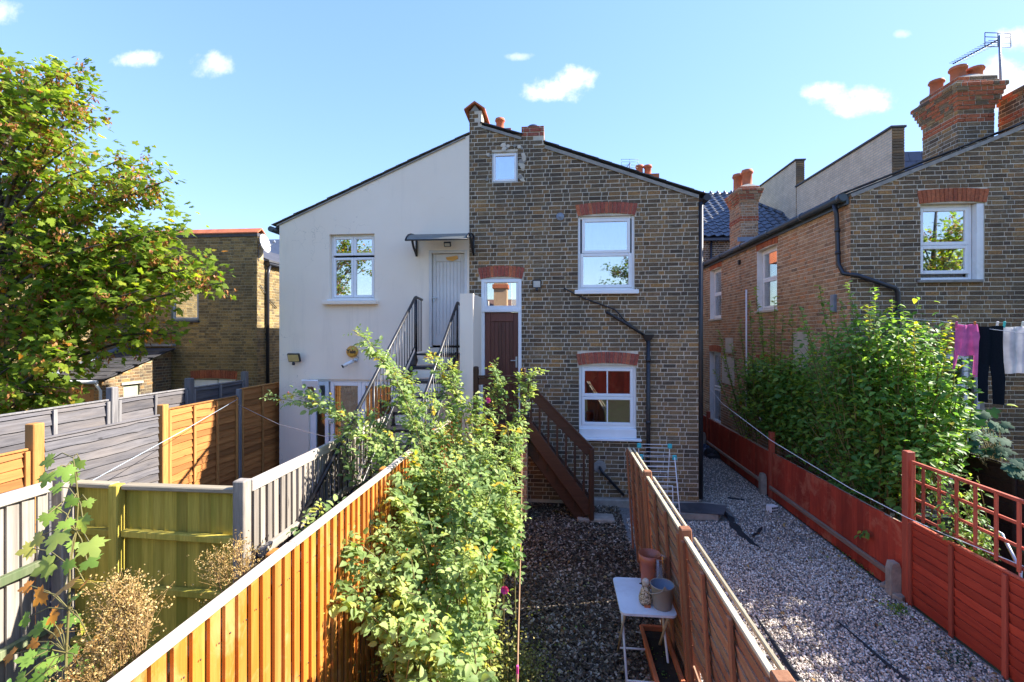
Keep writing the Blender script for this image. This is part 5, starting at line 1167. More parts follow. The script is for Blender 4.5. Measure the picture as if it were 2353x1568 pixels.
# odds and ends on the gravel
M_MEMB = plain('black membrane', (.012,.013,.016), .55, .3, 5, .6, .4, kind='World')
def strip(pts, ws, lab, seed):
    r = random.Random(seed); L = []; Rr = []
    for i, (p, w) in enumerate(zip(pts, ws)):
        t = (V(pts[min(i+1,len(pts)-1)])-V(pts[max(i-1,0)])); t.z = 0; t.normalize(); s_ = V(-t.y,t.x,0)
        L.append(V(p)+s_*w*r.uniform(.7,1.2)); Rr.append(V(p)-s_*w*r.uniform(.7,1.2))
    mb = MB(); vs = []
    for a_, b_ in zip(L, Rr): h = r.uniform(.022,.04); vs += [a_+V(0,0,.018), a_.lerp(b_,.5)+V(0,0,h), b_+V(0,0,.018)]
    mb.add(vs, [f for i in range(len(pts)-1) for f in ((3*i,3*i+1,3*i+4,3*i+3),(3*i+1,3*i+2,3*i+5,3*i+4))], True)
    return tag(mb.obj('membrane_strip', M_MEMB), lab, 'membrane')
g0 = lambda u, v: W(u, v, Z=0)
STRIPS = [([(1655,1172),(1664,1180),(1670,1186),(1679,1192),(1681,1202),(1690,1212),(1700,1224),(1709,1234),(1718,1240),(1727,1250),(1736,1255),(1748,1263)],[.02,.05,.03,.07,.05,.08,.05,.07,.04,.055,.025,.01]), ([(1728,1236),(1735,1230),(1742,1228),(1746,1220),(1751,1214)],[.015,.03,.02,.03,.01]), ([(1738,1422),(1770,1470),(1800,1518),(1838,1570)],[.012,.02,.03,.03]), ([(1925,1432),(1970,1470),(2020,1515),(2085,1568)],[.01,.016,.02,.025]), ([(1672,1147),(1690,1148),(1710,1152)],[.02,.05,.03])]
for (pts, ws), lab in zip(STRIPS, ('torn black membrane crumpled on the gravel near the slab','black membrane scrap beside the crumpled torn membrane','black membrane seam showing through gravel near the brown lap fence','thin black membrane seam showing through gravel near the bright red panel','small black membrane scrap between slab and concrete spur')):
    strip([g0(*p) for p in pts], ws, lab, len(lab))
for (u, v, lab) in ((1640,1048,'crumpled black plastic bag on the passage gravel by the first concrete spur'),(1622,1035,'dark blue plastic bag behind the crumpled black bag')):
    p = g0(u, v); r = random.Random(u); mb = MB(); n = 12; vs = [p+V(0,0,.16)]
    for j, (rr, hh) in enumerate(((.14,.13),(.26,.07),(.33,.0))):
        for i in range(n): t = 6.283*i/n; k = rr*r.uniform(.7,1.25); vs.append(p+V(k*math.cos(t), k*math.sin(t), hh*r.uniform(.6,1.5)))
    mb.add(vs, [(0,1+i,1+(i+1)%n) for i in range(n)]+[(1+j*n+i,1+(j+1)*n+i,1+(j+1)*n+(i+1)%n,1+j*n+(i+1)%n) for j in range(2) for i in range(n)], False)
    tag(mb.obj('plastic_bag', M_MEMB if u == 1640 else plain('dark blue plastic', (.02,.035,.07), .35)), lab, 'bag')
ab = thing('air_brick', 'small white ventilated block on the gravel below the concrete spur', 'air brick', g0(1775,1178))
p = g0(1774,1176)+V(0,0,.055); MB().obox(p, V(1,.4,0).normalized(), V(-.4,1,0).normalized(), Z3, .075, .06, .055, .006).obj('block', M_WPAINT, ab)
for i in range(3):
    for j in range(2): MB().obox(p+V(1,.4,0).normalized()*(.045*(i-1))-V(-.4,1,0).normalized()*.06+V(0,0,.05*(j-.5)), V(1,.4,0).normalized(), V(-.4,1,0).normalized(), Z3, .015, .004, .015).obj('slot', M_BLACK, ab)
for i, lab in enumerate(('end block of the row of paving blocks by the concrete spur','middle block of the row of paving blocks by the concrete spur','first block of the row of paving blocks by the concrete spur')):
    p = g0(2038+i*14,1350+i*13)+V(.02,0,.03); tag(MB().obox(p, V(1,.7,0).normalized(), V(-.7,1,0).normalized(), Z3, .1, .05, .03, .006).obj('paving_block', M_CONC), lab, 'paving block', 'paving blocks by the red fence')
tag(MB().obox(g0(1555,1198)+V(-.05,.0,.022), V(1,.5,0).normalized(), V(-.5,1,0).normalized(), Z3, .16, .12, .012, .004).obj('slate_tile', M_SLATEB), 'loose blue grey slate lying on gravel under the clothes airer', 'slate')
# clutter behind the trellis
tu = thing('storage_tub', 'white plastic tub behind the red trellis', 'tub', (4.7,4.75,0)); MB().lathe((4.75,4.95,0), [(0,0),(.2,0),(.25,.5),(.27,.51),(.27,.54),(.24,.54),(.2,.05),(0,.04)], 24).obj('body', M_WPAINT, tu)
tg = thing('wheelie_bin', 'dark green bin behind the red trellis', 'bin', (5.1,5.3,0)); mb = MB(); mb.prism([V(4.9,5.1,0),V(5.3,5.1,0),V(5.35,5.05,.75),V(4.85,5.05,.75)], V(0,.45,0)); mb.obj('body', plain('green plastic', (.01,.05,.03), .4), tg); MB().obox(V(5.1,5.28,.77), X3, Y3, Z3, .27, .27, .025, .01).obj('lid', plain('green lid', (.015,.06,.035), .4), tg)
tag(MB().tube([(4.45,5.0,.02),(4.5,5.05,.75),(4.55,5.3,1.0),(4.6,5.6,1.0)], .016, 8).obj('grab_rail', M_WIRE), 'bent grey metal tube standing behind the red trellis', 'tube')
# lamp inside the lower room, seen through the window
lp = thing('pendant_lamp', 'round orange pendant lamp inside the lower window', 'lamp', (.55,9.9,2.2))
MB().lathe((.62,9.9,2.28), [(0,-.2),(.1,-.18),(.19,-.08),(.2,0),(.17,.1),(.08,.18),(0,.19)], 20).obj('shade', plain('orange paper shade', (.75,.28,.06), .6), lp); MB().tube([(.62,9.9,2.47),(.62,9.9,2.78)], .006, 6).obj('flex', M_BLACK, lp)

# ------------------------------------------------------------------ gravel and bark, scattered as real pieces
def scatter(name, pts, m, prim, smin, smax, label, flat=False, tilt=6.28):
    me = bpy.data.meshes.new(name); me.vertices.add(len(pts)); me.vertices.foreach_set('co', np.asarray(pts, np.float32).ravel()); me.update(); me.materials.append(m)
    o = link(name, me); o['kind'] = 'stuff'; o['label'] = label; o['category'] = name.split('_')[-1]
    g = bpy.data.node_groups.new(name, 'GeometryNodeTree'); g.interface.new_socket('Geometry', in_out='INPUT', socket_type='NodeSocketGeometry'); g.interface.new_socket('Geometry', in_out='OUTPUT', socket_type='NodeSocketGeometry')
    N = g.nodes; gi, go_ = N.new('NodeGroupInput'), N.new('NodeGroupOutput')
    if prim == 'ico': p = N.new('GeometryNodeMeshIcoSphere'); p.inputs['Subdivisions'].default_value = 2; p.inputs['Radius'].default_value = 1.0
    else: p = N.new('GeometryNodeMeshCube'); p.inputs['Size'].default_value = (2,2,2)
    sh = N.new('GeometryNodeSetShadeSmooth'); sh.inputs['Shade Smooth'].default_value = prim == 'ico'; g.links.new(p.outputs['Mesh'], sh.inputs[0])
    sm = N.new('GeometryNodeSetMaterial'); sm.inputs['Material'].default_value = m; g.links.new(sh.outputs[0], sm.inputs[0])
    ip = N.new('GeometryNodeInstanceOnPoints'); g.links.new(gi.outputs[0], ip.inputs['Points']); g.links.new(sm.outputs[0], ip.inputs['Instance'])
    rr = N.new('FunctionNodeRandomValue'); rr.data_type = 'FLOAT_VECTOR'; rr.inputs[0].default_value = (-tilt,-tilt,0); rr.inputs[1].default_value = (tilt,tilt,6.283)
    rs = N.new('FunctionNodeRandomValue'); rs.data_type = 'FLOAT_VECTOR'; rs.inputs[0].default_value = smin; rs.inputs[1].default_value = smax; rs.inputs['Seed'].default_value = 3
    g.links.new(rr.outputs[0], ip.inputs['Rotation']); g.links.new(rs.outputs[0], ip.inputs['Scale']); g.links.new(ip.outputs[0], go_.inputs[0])
    md = o.modifiers.new('scatter', 'NODES'); md.node_group = g
    return o
def chip_mat(name, stops, rough=.8, tint=(.25,.21,.17)):
    m, nt, out = new_mat(name); oi = nd(nt, 'ShaderNodeObjectInfo').outputs['Random']; p = coords(nt, 'World')
    c = ramp(nt, oi, stops); c = mixc(nt, 1.0, c, ramp(nt, noise(nt, p, 55, 4, .6), [(.3,(.7,.7,.7)),(.7,(1.2,1.2,1.2))]), 'MULTIPLY')
    c = mixc(nt, rng_(nt, noise(nt, p, .9, 4, .6), .5, .72, 0, .3), c, tint)
    principled(nt, out, c, rough, None, .35); return m
M_PEB = chip_mat('gravel pebble', [(0,(.14,.13,.13)),(.12,(.24,.215,.19)),(.3,(.46,.41,.35)),(.45,(.31,.275,.24)),(.58,(.64,.57,.48)),(.72,(.47,.37,.26)),(.82,(.8,.74,.65)),(1,(.88,.83,.75))])
M_BARK = chip_mat('bark chip', [(0,(.028,.021,.014)),(.35,(.065,.047,.032)),(.6,(.125,.09,.06)),(.76,(.22,.16,.105)),(.88,(.32,.27,.21)),(1,(.55,.48,.4))], .7, (.05,.04,.03))
def fill(n, x0, x1, y0, y1, keep, z0=.0, z1=.012):
    P = np.column_stack([NPR.uniform(x0,x1,n), NPR.uniform(y0,y1,n), NPR.uniform(z0,z1,n)]); return P[[keep(a) for a in P]] if keep else P
segs = [(np.array(g0(*p)), w) for pts, ws in STRIPS for p, w in zip(pts, ws)]
ST_PTS = []
for pts, ws in STRIPS:
    for (a, wa), (b, wb) in zip(zip(pts, ws), zip(pts[1:], ws[1:])):
        for t in np.linspace(0, 1, 8): p = g0(*a).lerp(g0(*b), t); ST_PTS.append((p.x, p.y, wa+(wb-wa)*t))
ST_PTS = np.array(ST_PTS)
def keepg(p):
    if p[1] > 7.95 and p[0] < 2.95 and p[1] < 8.7: return p[0] > 2.95-.0 and False
    if p[1] > 8.6 and p[0] < 2.56: return False
    return not np.any((ST_PTS[:,0]-p[0])**2+(ST_PTS[:,1]-p[1])**2 < (ST_PTS[:,2]*.75)**2)
FL = np.vstack([fill(150, 3.3, 3.92, 3, 9, None, .02, .03), fill(90, 1.2, 3.9, 2.5, 9, None, .02, .03), fill(230, -.7, 1.0, 3.4, 8.4, None, .02, .035)])
G = np.vstack([fill(46000, 1.12, 3.93, 1.9, 7.2, keepg), fill(9500, 1.12, 3.93, 7.2, 9.4, keepg), fill(8500, 2.56, 3.93, 9.4, 16.5, keepg)])
scatter('loose_gravel', G, M_PEB, 'ico', (.007,.006,.005), (.0165,.013,.01), 'pale grey and brown pebbles covering the gravel path')
B = np.vstack([fill(17000, -.75, 1.06, 3.3, 6.2, None, 0, .02), fill(9000, -1.3, 1.06, 6.2, 8.5, None, 0, .02), fill(2500, -1.5, -.75, 3.3, 6.2, None, 0, .02)])
scatter('bark_mulch', B, M_BARK, 'cube', (.006,.004,.001), (.03,.014,.005), 'dark bark chips spread over the garden bed', tilt=.7)
# ------------------------------------------------------------------ plants
def leaf_mat(name, stops, trans=.4, tb=1.5, rough=.5, spec=.4):
    m, nt, out = new_mat(name); r = nd(nt, 'ShaderNodeAttribute', attribute_name='rnd').outputs['Fac']
    c = ramp(nt, r, stops); p = coords(nt, 'World')
    c = mixc(nt, 1.0, c, ramp(nt, noise(nt, p, 2.2, 3, .6), [(.3,(.72,.78,.75)),(.7,(1.2,1.15,1.05))]), 'MULTIPLY')
    b = nd(nt, 'ShaderNodeBsdfPrincipled', {'Base Color': c, 'Roughness': rough, 'Specular IOR Level': spec})
    tcol = mixc(nt, 1.0, c, (tb*1.1, tb*1.1, tb*.5), 'MULTIPLY')
    t = nd(nt, 'ShaderNodeBsdfTranslucent', {0: tcol}); x = nd(nt, 'ShaderNodeMixShader', {0: trans, 1: b.outputs[0], 2: t.outputs[0]}); nt.links.new(x.outputs[0], out.inputs[0]); return m
M_MAPLE = leaf_mat('maple leaf', [(0,(.085,.15,.018)),(.35,(.155,.235,.026)),(.65,(.25,.32,.034)),(.87,(.36,.37,.045)),(.96,(.42,.3,.04)),(1,(.5,.2,.03))], .56, 1.6, .6, .2)
M_SAM = leaf_mat('maple seed', [(0,(.26,.085,.03)),(.5,(.42,.17,.06)),(1,(.52,.28,.12))], .4, 1.2)
M_ROSE = leaf_mat('rose leaf', [(0,(.13,.21,.075)),(.4,(.24,.34,.12)),(.75,(.36,.45,.17)),(.93,(.46,.49,.11)),(1,(.55,.38,.04))], .42, 1.35, .55, .3)
M_SHRUB = leaf_mat('shrub leaf', [(0,(.07,.18,.05)),(.4,(.14,.28,.065)),(.75,(.24,.38,.075)),(.93,(.34,.44,.075)),(1,(.4,.34,.04))], .45, 1.6, .5, .35)
M_YEL = leaf_mat('yellow new leaf', [(0,(.3,.34,.02)),(1,(.5,.46,.03))], .5, 1.5)
M_VINE = leaf_mat('vine leaf', [(0,(.12,.27,.05)),(.5,(.26,.4,.08)),(.72,(.4,.46,.12)),(.86,(.52,.27,.07)),(1,(.58,.22,.05))], .5, 1.6)
M_COVER = leaf_mat('ground cover leaf', [(0,(.1,.13,.03)),(.5,(.21,.22,.05)),(.8,(.36,.33,.09)),(1,(.5,.43,.18))], .35, 1.3)
M_DRY = leaf_mat('dry seed head', [(0,(.4,.25,.09)),(.5,(.58,.4,.17)),(1,(.72,.55,.3))], .35, 1.0, .8, .2)
M_FIG = leaf_mat('blue green leaf', [(0,(.02,.07,.045)),(1,(.05,.13,.08))], .25, 1.0, .7, .15)
M_BARKT = plain('tree bark', (.09,.075,.06), .9, .4, 9, .9, .2, kind='World')
M_CANE = plain('green brown cane', (.16,.14,.05), .7, .3, 9, .2, .3, kind='World')
M_DSTEM = plain('dry stem', (.32,.2,.08), .8, .3, 9, .2, .3, kind='World')
# templates: tip along +y, face +z
def maple_tmpl():
    ang = [(-90,.06),(-60,.42),(-38,.3),(-18,.62),(2,.5),(12,.78),(32,.5),(46,.62),(60,.88),(70,.6),(90,1.0)]
    ol = [(0.0,-.02)]
    R_ = [(.22,-.16),(.42,-.2),(.4,.0),(.62,.12),(.5,.22),(.78,.42),(.48,.42),(.44,.62),(.2,.52),(.24,.78),(0,1.05)]
    pts = [(0,-.02)]+R_+[(-x,y) for x, y in reversed(R_[:-1])]
    n = len(pts); c = (0,.22,.06)
    vs = [c]+[(x,y,-.16*x*x-.1*max(0,y-.4)) for x, y in pts]
    return vs, [(0,1+i,1+(i+1)%n) for i in range(n)]
def ovate_tmpl(w=.3, fold=.12, droop=.18):
    mid = [(0,.0),(.34,.0),(.68,-.03),(1,-droop)]
    vs = [(0,y,z) for y, z in mid]; sd_ = [(.12,w*.7),(.4,w),(.72,w*.72)]
    L = []; Rr = []
    for (y, x) in sd_: z = fold*x/w-.06*y; vs.append((x,y,z))
    for (y, x) in sd_: z = fold*x/w-.06*y; vs.append((-x,y,z))
    return vs, [(0,4,5,1),(1,5,6,2),(2,6,3),(0,1,8,7),(1,2,9,8),(2,3,9)]
T_MAPLE, T_OV, T_NARROW, T_ROUND = maple_tmpl(), ovate_tmpl(), ovate_tmpl(.2,.08,.25), ovate_tmpl(.38,.1,.1)
_lm = {}
def leaf_mesh(tm, m, q):
    k = (id(tm), m.name, q)
    if k not in _lm:
        me = bpy.data.meshes.new('leaf'); me.from_pydata(tm[0], [], tm[1]); me.polygons.foreach_set('use_smooth', [True]*len(tm[1]))
        at = me.attributes.new('rnd', 'FLOAT', 'POINT'); at.data.foreach_set('value', [(q+.5)/10]*len(tm[0])); me.materials.append(m); _lm[k] = me
    return _lm[k]
def foliage(root, name, tm, P, D, Nn, size, rnd, m, nparts=0, part='leaf'):
    P, D, Nn, size, rnd = (np.asarray(a, float) for a in (P, D, Nn, size, rnd))
    D = D/np.linalg.norm(D, axis=1, keepdims=True); X = np.cross(D, Nn); X /= np.maximum(np.linalg.norm(X, axis=1, keepdims=True), 1e-6); Z = np.cross(X, D)
    A = np.stack([X, D, Z], axis=2)*size[:, None, None]
    part_m = np.zeros(len(P), bool)
    if nparts:
        dist = np.linalg.norm(P-np.array([0,0,CAMH]), axis=1)/size; part_m[np.argsort(dist)[:nparts]] = True
        for i in np.where(part_m)[0]:
            mw = Matrix.Identity(4)
            for c in range(3):
                for q_ in range(3): mw[q_][c] = A[i,q_,c]
                mw[c][3] = P[i,c]
            link(part, leaf_mesh(tm, m, min(9, int(rnd[i]*10))), root, None, mw)
    k = np.where(~part_m)[0]
    if len(k): return batch(name, tm[0], tm[1], A[k], P[k], m, rnd[k], root, True)
def inside(poly, x, y):
    c = False; j = len(poly)-1
    for i in range(len(poly)):
        if (poly[i][1] > y) != (poly[j][1] > y) and x < (poly[j][0]-poly[i][0])*(y-poly[i][1])/(poly[j][1]-poly[i][1])+poly[i][0]: c = not c
        j = i
    return c
def bez(a, b, c, t): return a*((1-t)**2)+b*(2*t*(1-t))+c*(t*t)
def rv(r, s=1.0): return Vector((r.gauss(0,s), r.gauss(0,s), r.gauss(0,s)))

# maple on the left
def maple():
    r = random.Random(77); base = V(-9.75, 7.1, 0)
    t = thing('maple_tree', 'leafy maple with brown seed bunches overhanging the left boundary fence', 'tree', base)
    trunk = [base, base+V(.05,0,1.6), base+V(-.1,.1,3.2), base+V(.1,.15,4.8), base+V(-.05,.1,6.6), base+V(.1,.1,8.6)]
    MB().tube(trunk, [.2,.17,.15,.12,.08,.03], 10).obj('trunk', M_BARKT, t)
    tips = [(20,165),(62,170),(112,178),(150,165),(190,178),(212,222),(196,268),(150,290),(90,250),(30,260),(230,345),(292,362),(345,388),(398,410),(372,440),(330,420),(270,420),(200,390),(120,360),(60,400),(10,380),(428,528),(390,548),(350,530),(300,520),(448,588),(508,650),(470,615),(432,618),(400,612),(405,764),(372,768),(345,672),(320,668),(285,682),(255,660),(180,718),(160,810),(162,872),(150,895),(130,915),(95,905),(55,930),(15,945),(-30,930),(20,860),(70,830),(120,790),(160,740),(90,720),(30,700),(110,640),(200,640),(270,610),(180,560),(90,540),(30,560),(150,470),(230,490),(60,470),(-40,600),(-60,400),(-70,250),(-60,770),(10,620),(140,840),(60,880),(240,560),(320,610),(100,440),(20,480),(180,330),(260,650),(180,680),(50,320),(130,240),(-20,160),(-20,300),(400,590),(360,620)]
    P, D, Nn, S_, Rn = [], [], [], [], []; SP, SD, SN, SS, SR = [], [], [], [], []
    limbs = MB()
    for (u, v) in tips:
        Y = r.uniform(6.6, 8.6) if v < 700 else r.uniform(6.2, 7.8)
        if u > 330: Y = r.uniform(7.0, 8.0)
        tip = W(u, v, Y=Y); h = max(.9, min(7.6, tip.z-(tip-base).length*.22+r.uniform(-.4,.2)))
        k = min(len(trunk)-2, int(h/1.75)); st = trunk[k].lerp(trunk[k+1], max(0,min(1,(h-trunk[k].z)/(trunk[k+1].z-trunk[k].z))))
        mid = st.lerp(tip, .5)+V(r.uniform(-.2,.2), r.uniform(-.2,.2), .25+r.uniform(0,.35))
        L = (tip-st).length; pts = [bez(st, mid, tip, i/8) for i in range(9)]
        limbs.tube(pts, [max(.005,.045*(1-i/8.6)*min(1,L/3)+.004) for i in range(9)], 5)
        nn = max(6, int(L*3.2))+(2 if v < 330 else 0)
        for i in range(nn):
            tt = .38+.62*(i+r.random())/nn; c = bez(st, mid, tip, min(1,tt)); fwd = (bez(st,mid,tip,min(1,tt+.05))-bez(st,mid,tip,tt-.05)).normalized()
            for _ in range(1 if (u < 280 and v > 300 and r.random() < .6) else 2):
                o = rv(r,.17); o.z = o.z*.6+.04; cc = c+o
                if o.length > .1 and r.random() < .5: limbs.tube([c, c+o*.5+V(0,0,.02), cc], [.006,.004,.002], 4, False)
                for _k in range(11):
                    p = cc+rv(r,.1); d = ((p-c).normalized()*.8+fwd*.4+rv(r,.35)); d.z -= .45
                    P.append(p); D.append(d); n_ = V(r.gauss(.5,.35), r.gauss(-.3,.35), .85); Nn.append(n_); S_.append(r.uniform(.058,.115)); Rn.append(min(.999,max(0,r.betavariate(2,2.6)+(.35 if r.random() < .06 else 0))))
                if r.random() < .7:
                    b = cc+V(0,0,-.05)
                    for _k in range(16): SP.append(b+rv(r,.05)); SD.append(V(r.gauss(0,.5),r.gauss(0,.5),-1)); SN.append(rv(r)); SS.append(r.uniform(.055,.085)); SR.append(r.random())
    limbs.obj('limbs', M_BARKT, t)
    foliage(t, 'crown', T_MAPLE, P, D, Nn, S_, Rn, M_MAPLE, 260); foliage(t, 'seed_bunches', T_NARROW, SP, SD, SN, SS, SR, M_SAM)
    return t
mt = maple()
# climbing rose in the bark garden
def rose():
    r = random.Random(31); t = thing('rose_bush', 'tall rambling rose with pale green leaves and red hips along the orange fence', 'bush', (-.9, 4.2, 0))
    poly = [(770,1000),(800,950),(860,915),(925,875),(985,850),(1000,900),(1035,870),(1060,910),(1120,880),(1155,900),(1150,940),(1190,980),(1185,1020),(1165,1090),(1185,1130),(1165,1200),(1125,1260),(1145,1330),(1095,1400),(1140,1450),(1110,1600),(900,1600),(915,1450),(860,1400),(880,1330),(830,1260),(790,1200),(760,1150),(790,1090),(780,1040)]
    tips = [(813,762,5.2),(828,790,5.2),(855,815,5.2),(612,912,5.0),(660,905,5.0),(720,915,5.0),(985,822,5.6),(1028,838,5.8),(1022,870,5.7),(1135,840,6.0),(1150,880,6.0),(1240,850,6.1),(1205,865,6.1),(1210,985,5.6),(1195,1000,5.5),(1170,1130,4.6),(1190,1190,4.4),(1175,1240,4.3),(1190,1120,4.5),(735,1275,3.3),(745,1380,3.2),(760,1330,3.3),(765,1240,3.4),(700,1200,3.7),(690,1215,3.6),(720,1165,3.9),(740,1120,4.2),(770,1070,4.5),(1075,1345,3.6),(1140,1390,3.4),(905,850,5.4),(930,890,5.4),(880,880,5.3)]
    while len(tips) < 175:
        u, v = r.uniform(720,1210), r.uniform(850,1600)
        if not inside(poly, u, v): continue
        Y = np.interp(v, [850,1000,1100,1300,1450,1600], [5.7,5.0,4.5,3.7,3.25,2.9])+r.uniform(-.35,.45); tips.append((u,v,Y))
    P, D, Nn, S_, Rn = [], [], [], [], []; canes = MB(); hips = MB()
    for k, (u, v, Y) in enumerate(tips):
        tip = W(u, v, Y=Y); tip.z = max(.25, tip.z)
        if tip.x < -1.5 and tip.z < 1.9 and tip.y > 4.0: tip.x = -1.45
        b = V(max(-1.15,min(-.35, tip.x*.45-.4+r.uniform(-.25,.25))), min(5.9, max(3.0, tip.y+r.uniform(-.4,.5))), 0)
        mid = V(b.x*.75+tip.x*.25, b.y*.6+tip.y*.4, tip.z*(.85 if tip.z > 1 else 1.2)+r.uniform(.05,.3))
        if k >= 31 and r.random() < .7: b = V(b.x*.4+tip.x*.6, b.y*.4+tip.y*.6, tip.z*.35); mid = b.lerp(tip,.5)+V(r.uniform(-.2,.2), r.uniform(-.1,.1), .2)
        pts = [bez(b, mid, tip, i/10) for i in range(11)]; L = sum((pts[i+1]-pts[i]).length for i in range(10))
        canes.tube(pts, [.0075*(1-i/14)+.001 for i in range(11)], 5)
        nn = int(L/.064); bare = .3 if k < 31 else .12
        for i in range(nn):
            tt = bare+(1-bare)*(i+r.random())/nn
            if tt > 1: continue
            c = bez(b, mid, tip, tt); fwd = (bez(b,mid,tip,min(1,tt+.03))-c+V(0,0,1e-4)).normalized()
            side = rv(r); side = (side-fwd*side.dot(fwd)).normalized(); side.z *= .6; rach = (side+fwd*.55).normalized(); ln = r.uniform(.07,.13); up = V(r.gauss(.35,.3), r.gauss(-.1,.3), 1).normalized(); lat = rach.cross(up).normalized()
            col = min(.999, max(0, r.betavariate(2,2.4)+(.25 if tt > .9 else 0)+(.4 if r.random() < .02 else 0)))
            sc = r.uniform(.7,1.15)*(.65 if tt > .93 else 1)
            for (f, s_) in ((1,0),(.62,1),(.62,-1),(.3,1),(.3,-1)):
                p = c+rach*ln*f+lat*s_*.006; d = rach*(1 if s_ == 0 else .45)+lat*s_*.9+rv(r,.18); d.z -= .12
                P.append(p); D.append(d); Nn.append(up+rv(r,.22)); S_.append(sc*r.uniform(.054,.08)); Rn.append(min(.999,max(0,col+r.uniform(-.1,.1))))
        if r.random() < .16:
            for _ in range(r.randint(1,3)):
                c = tip+rv(r,.04); hips.lathe(c, [(.0,-.008),(.006,-.005),(.0075,.002),(.004,.009),(.002,.014)], 6)
    canes.obj('canes', M_CANE, t); hp = hips.obj('hips', plain('rose hip red', (.42,.05,.02), .4), t); hp['kind'] = 'stuff'
    foliage(t, 'leaves', T_OV, P, D, Nn, S_, Rn, M_ROSE, 280)
    M_MAG = leaf_mat('magenta petal', [(0,(.55,.03,.25)),(1,(.7,.08,.4))], .3, 1.0)
    for (u, v, Y) in ((1122,920,5.5),(1160,1354,3.55)):
        c = W(u, v, Y=Y); fl = MB()
        for ring, (rr, n) in enumerate(((.028,7),(.016,5))):
            for i in range(n):
                a = 6.283*i/n+ring; d = V(math.cos(a), -.45, math.sin(a)).normalized(); s_ = V(-math.sin(a), 0, math.cos(a)); fl.add([c, c+d*rr+s_*rr*.6, c+d*rr*1.35+V(0,-.004,0), c+d*rr-s_*rr*.6], [(0,1,2,3)])
        fl.obj('flower', M_MAG, t, .5, 'magenta flower head')
    return t
rose()
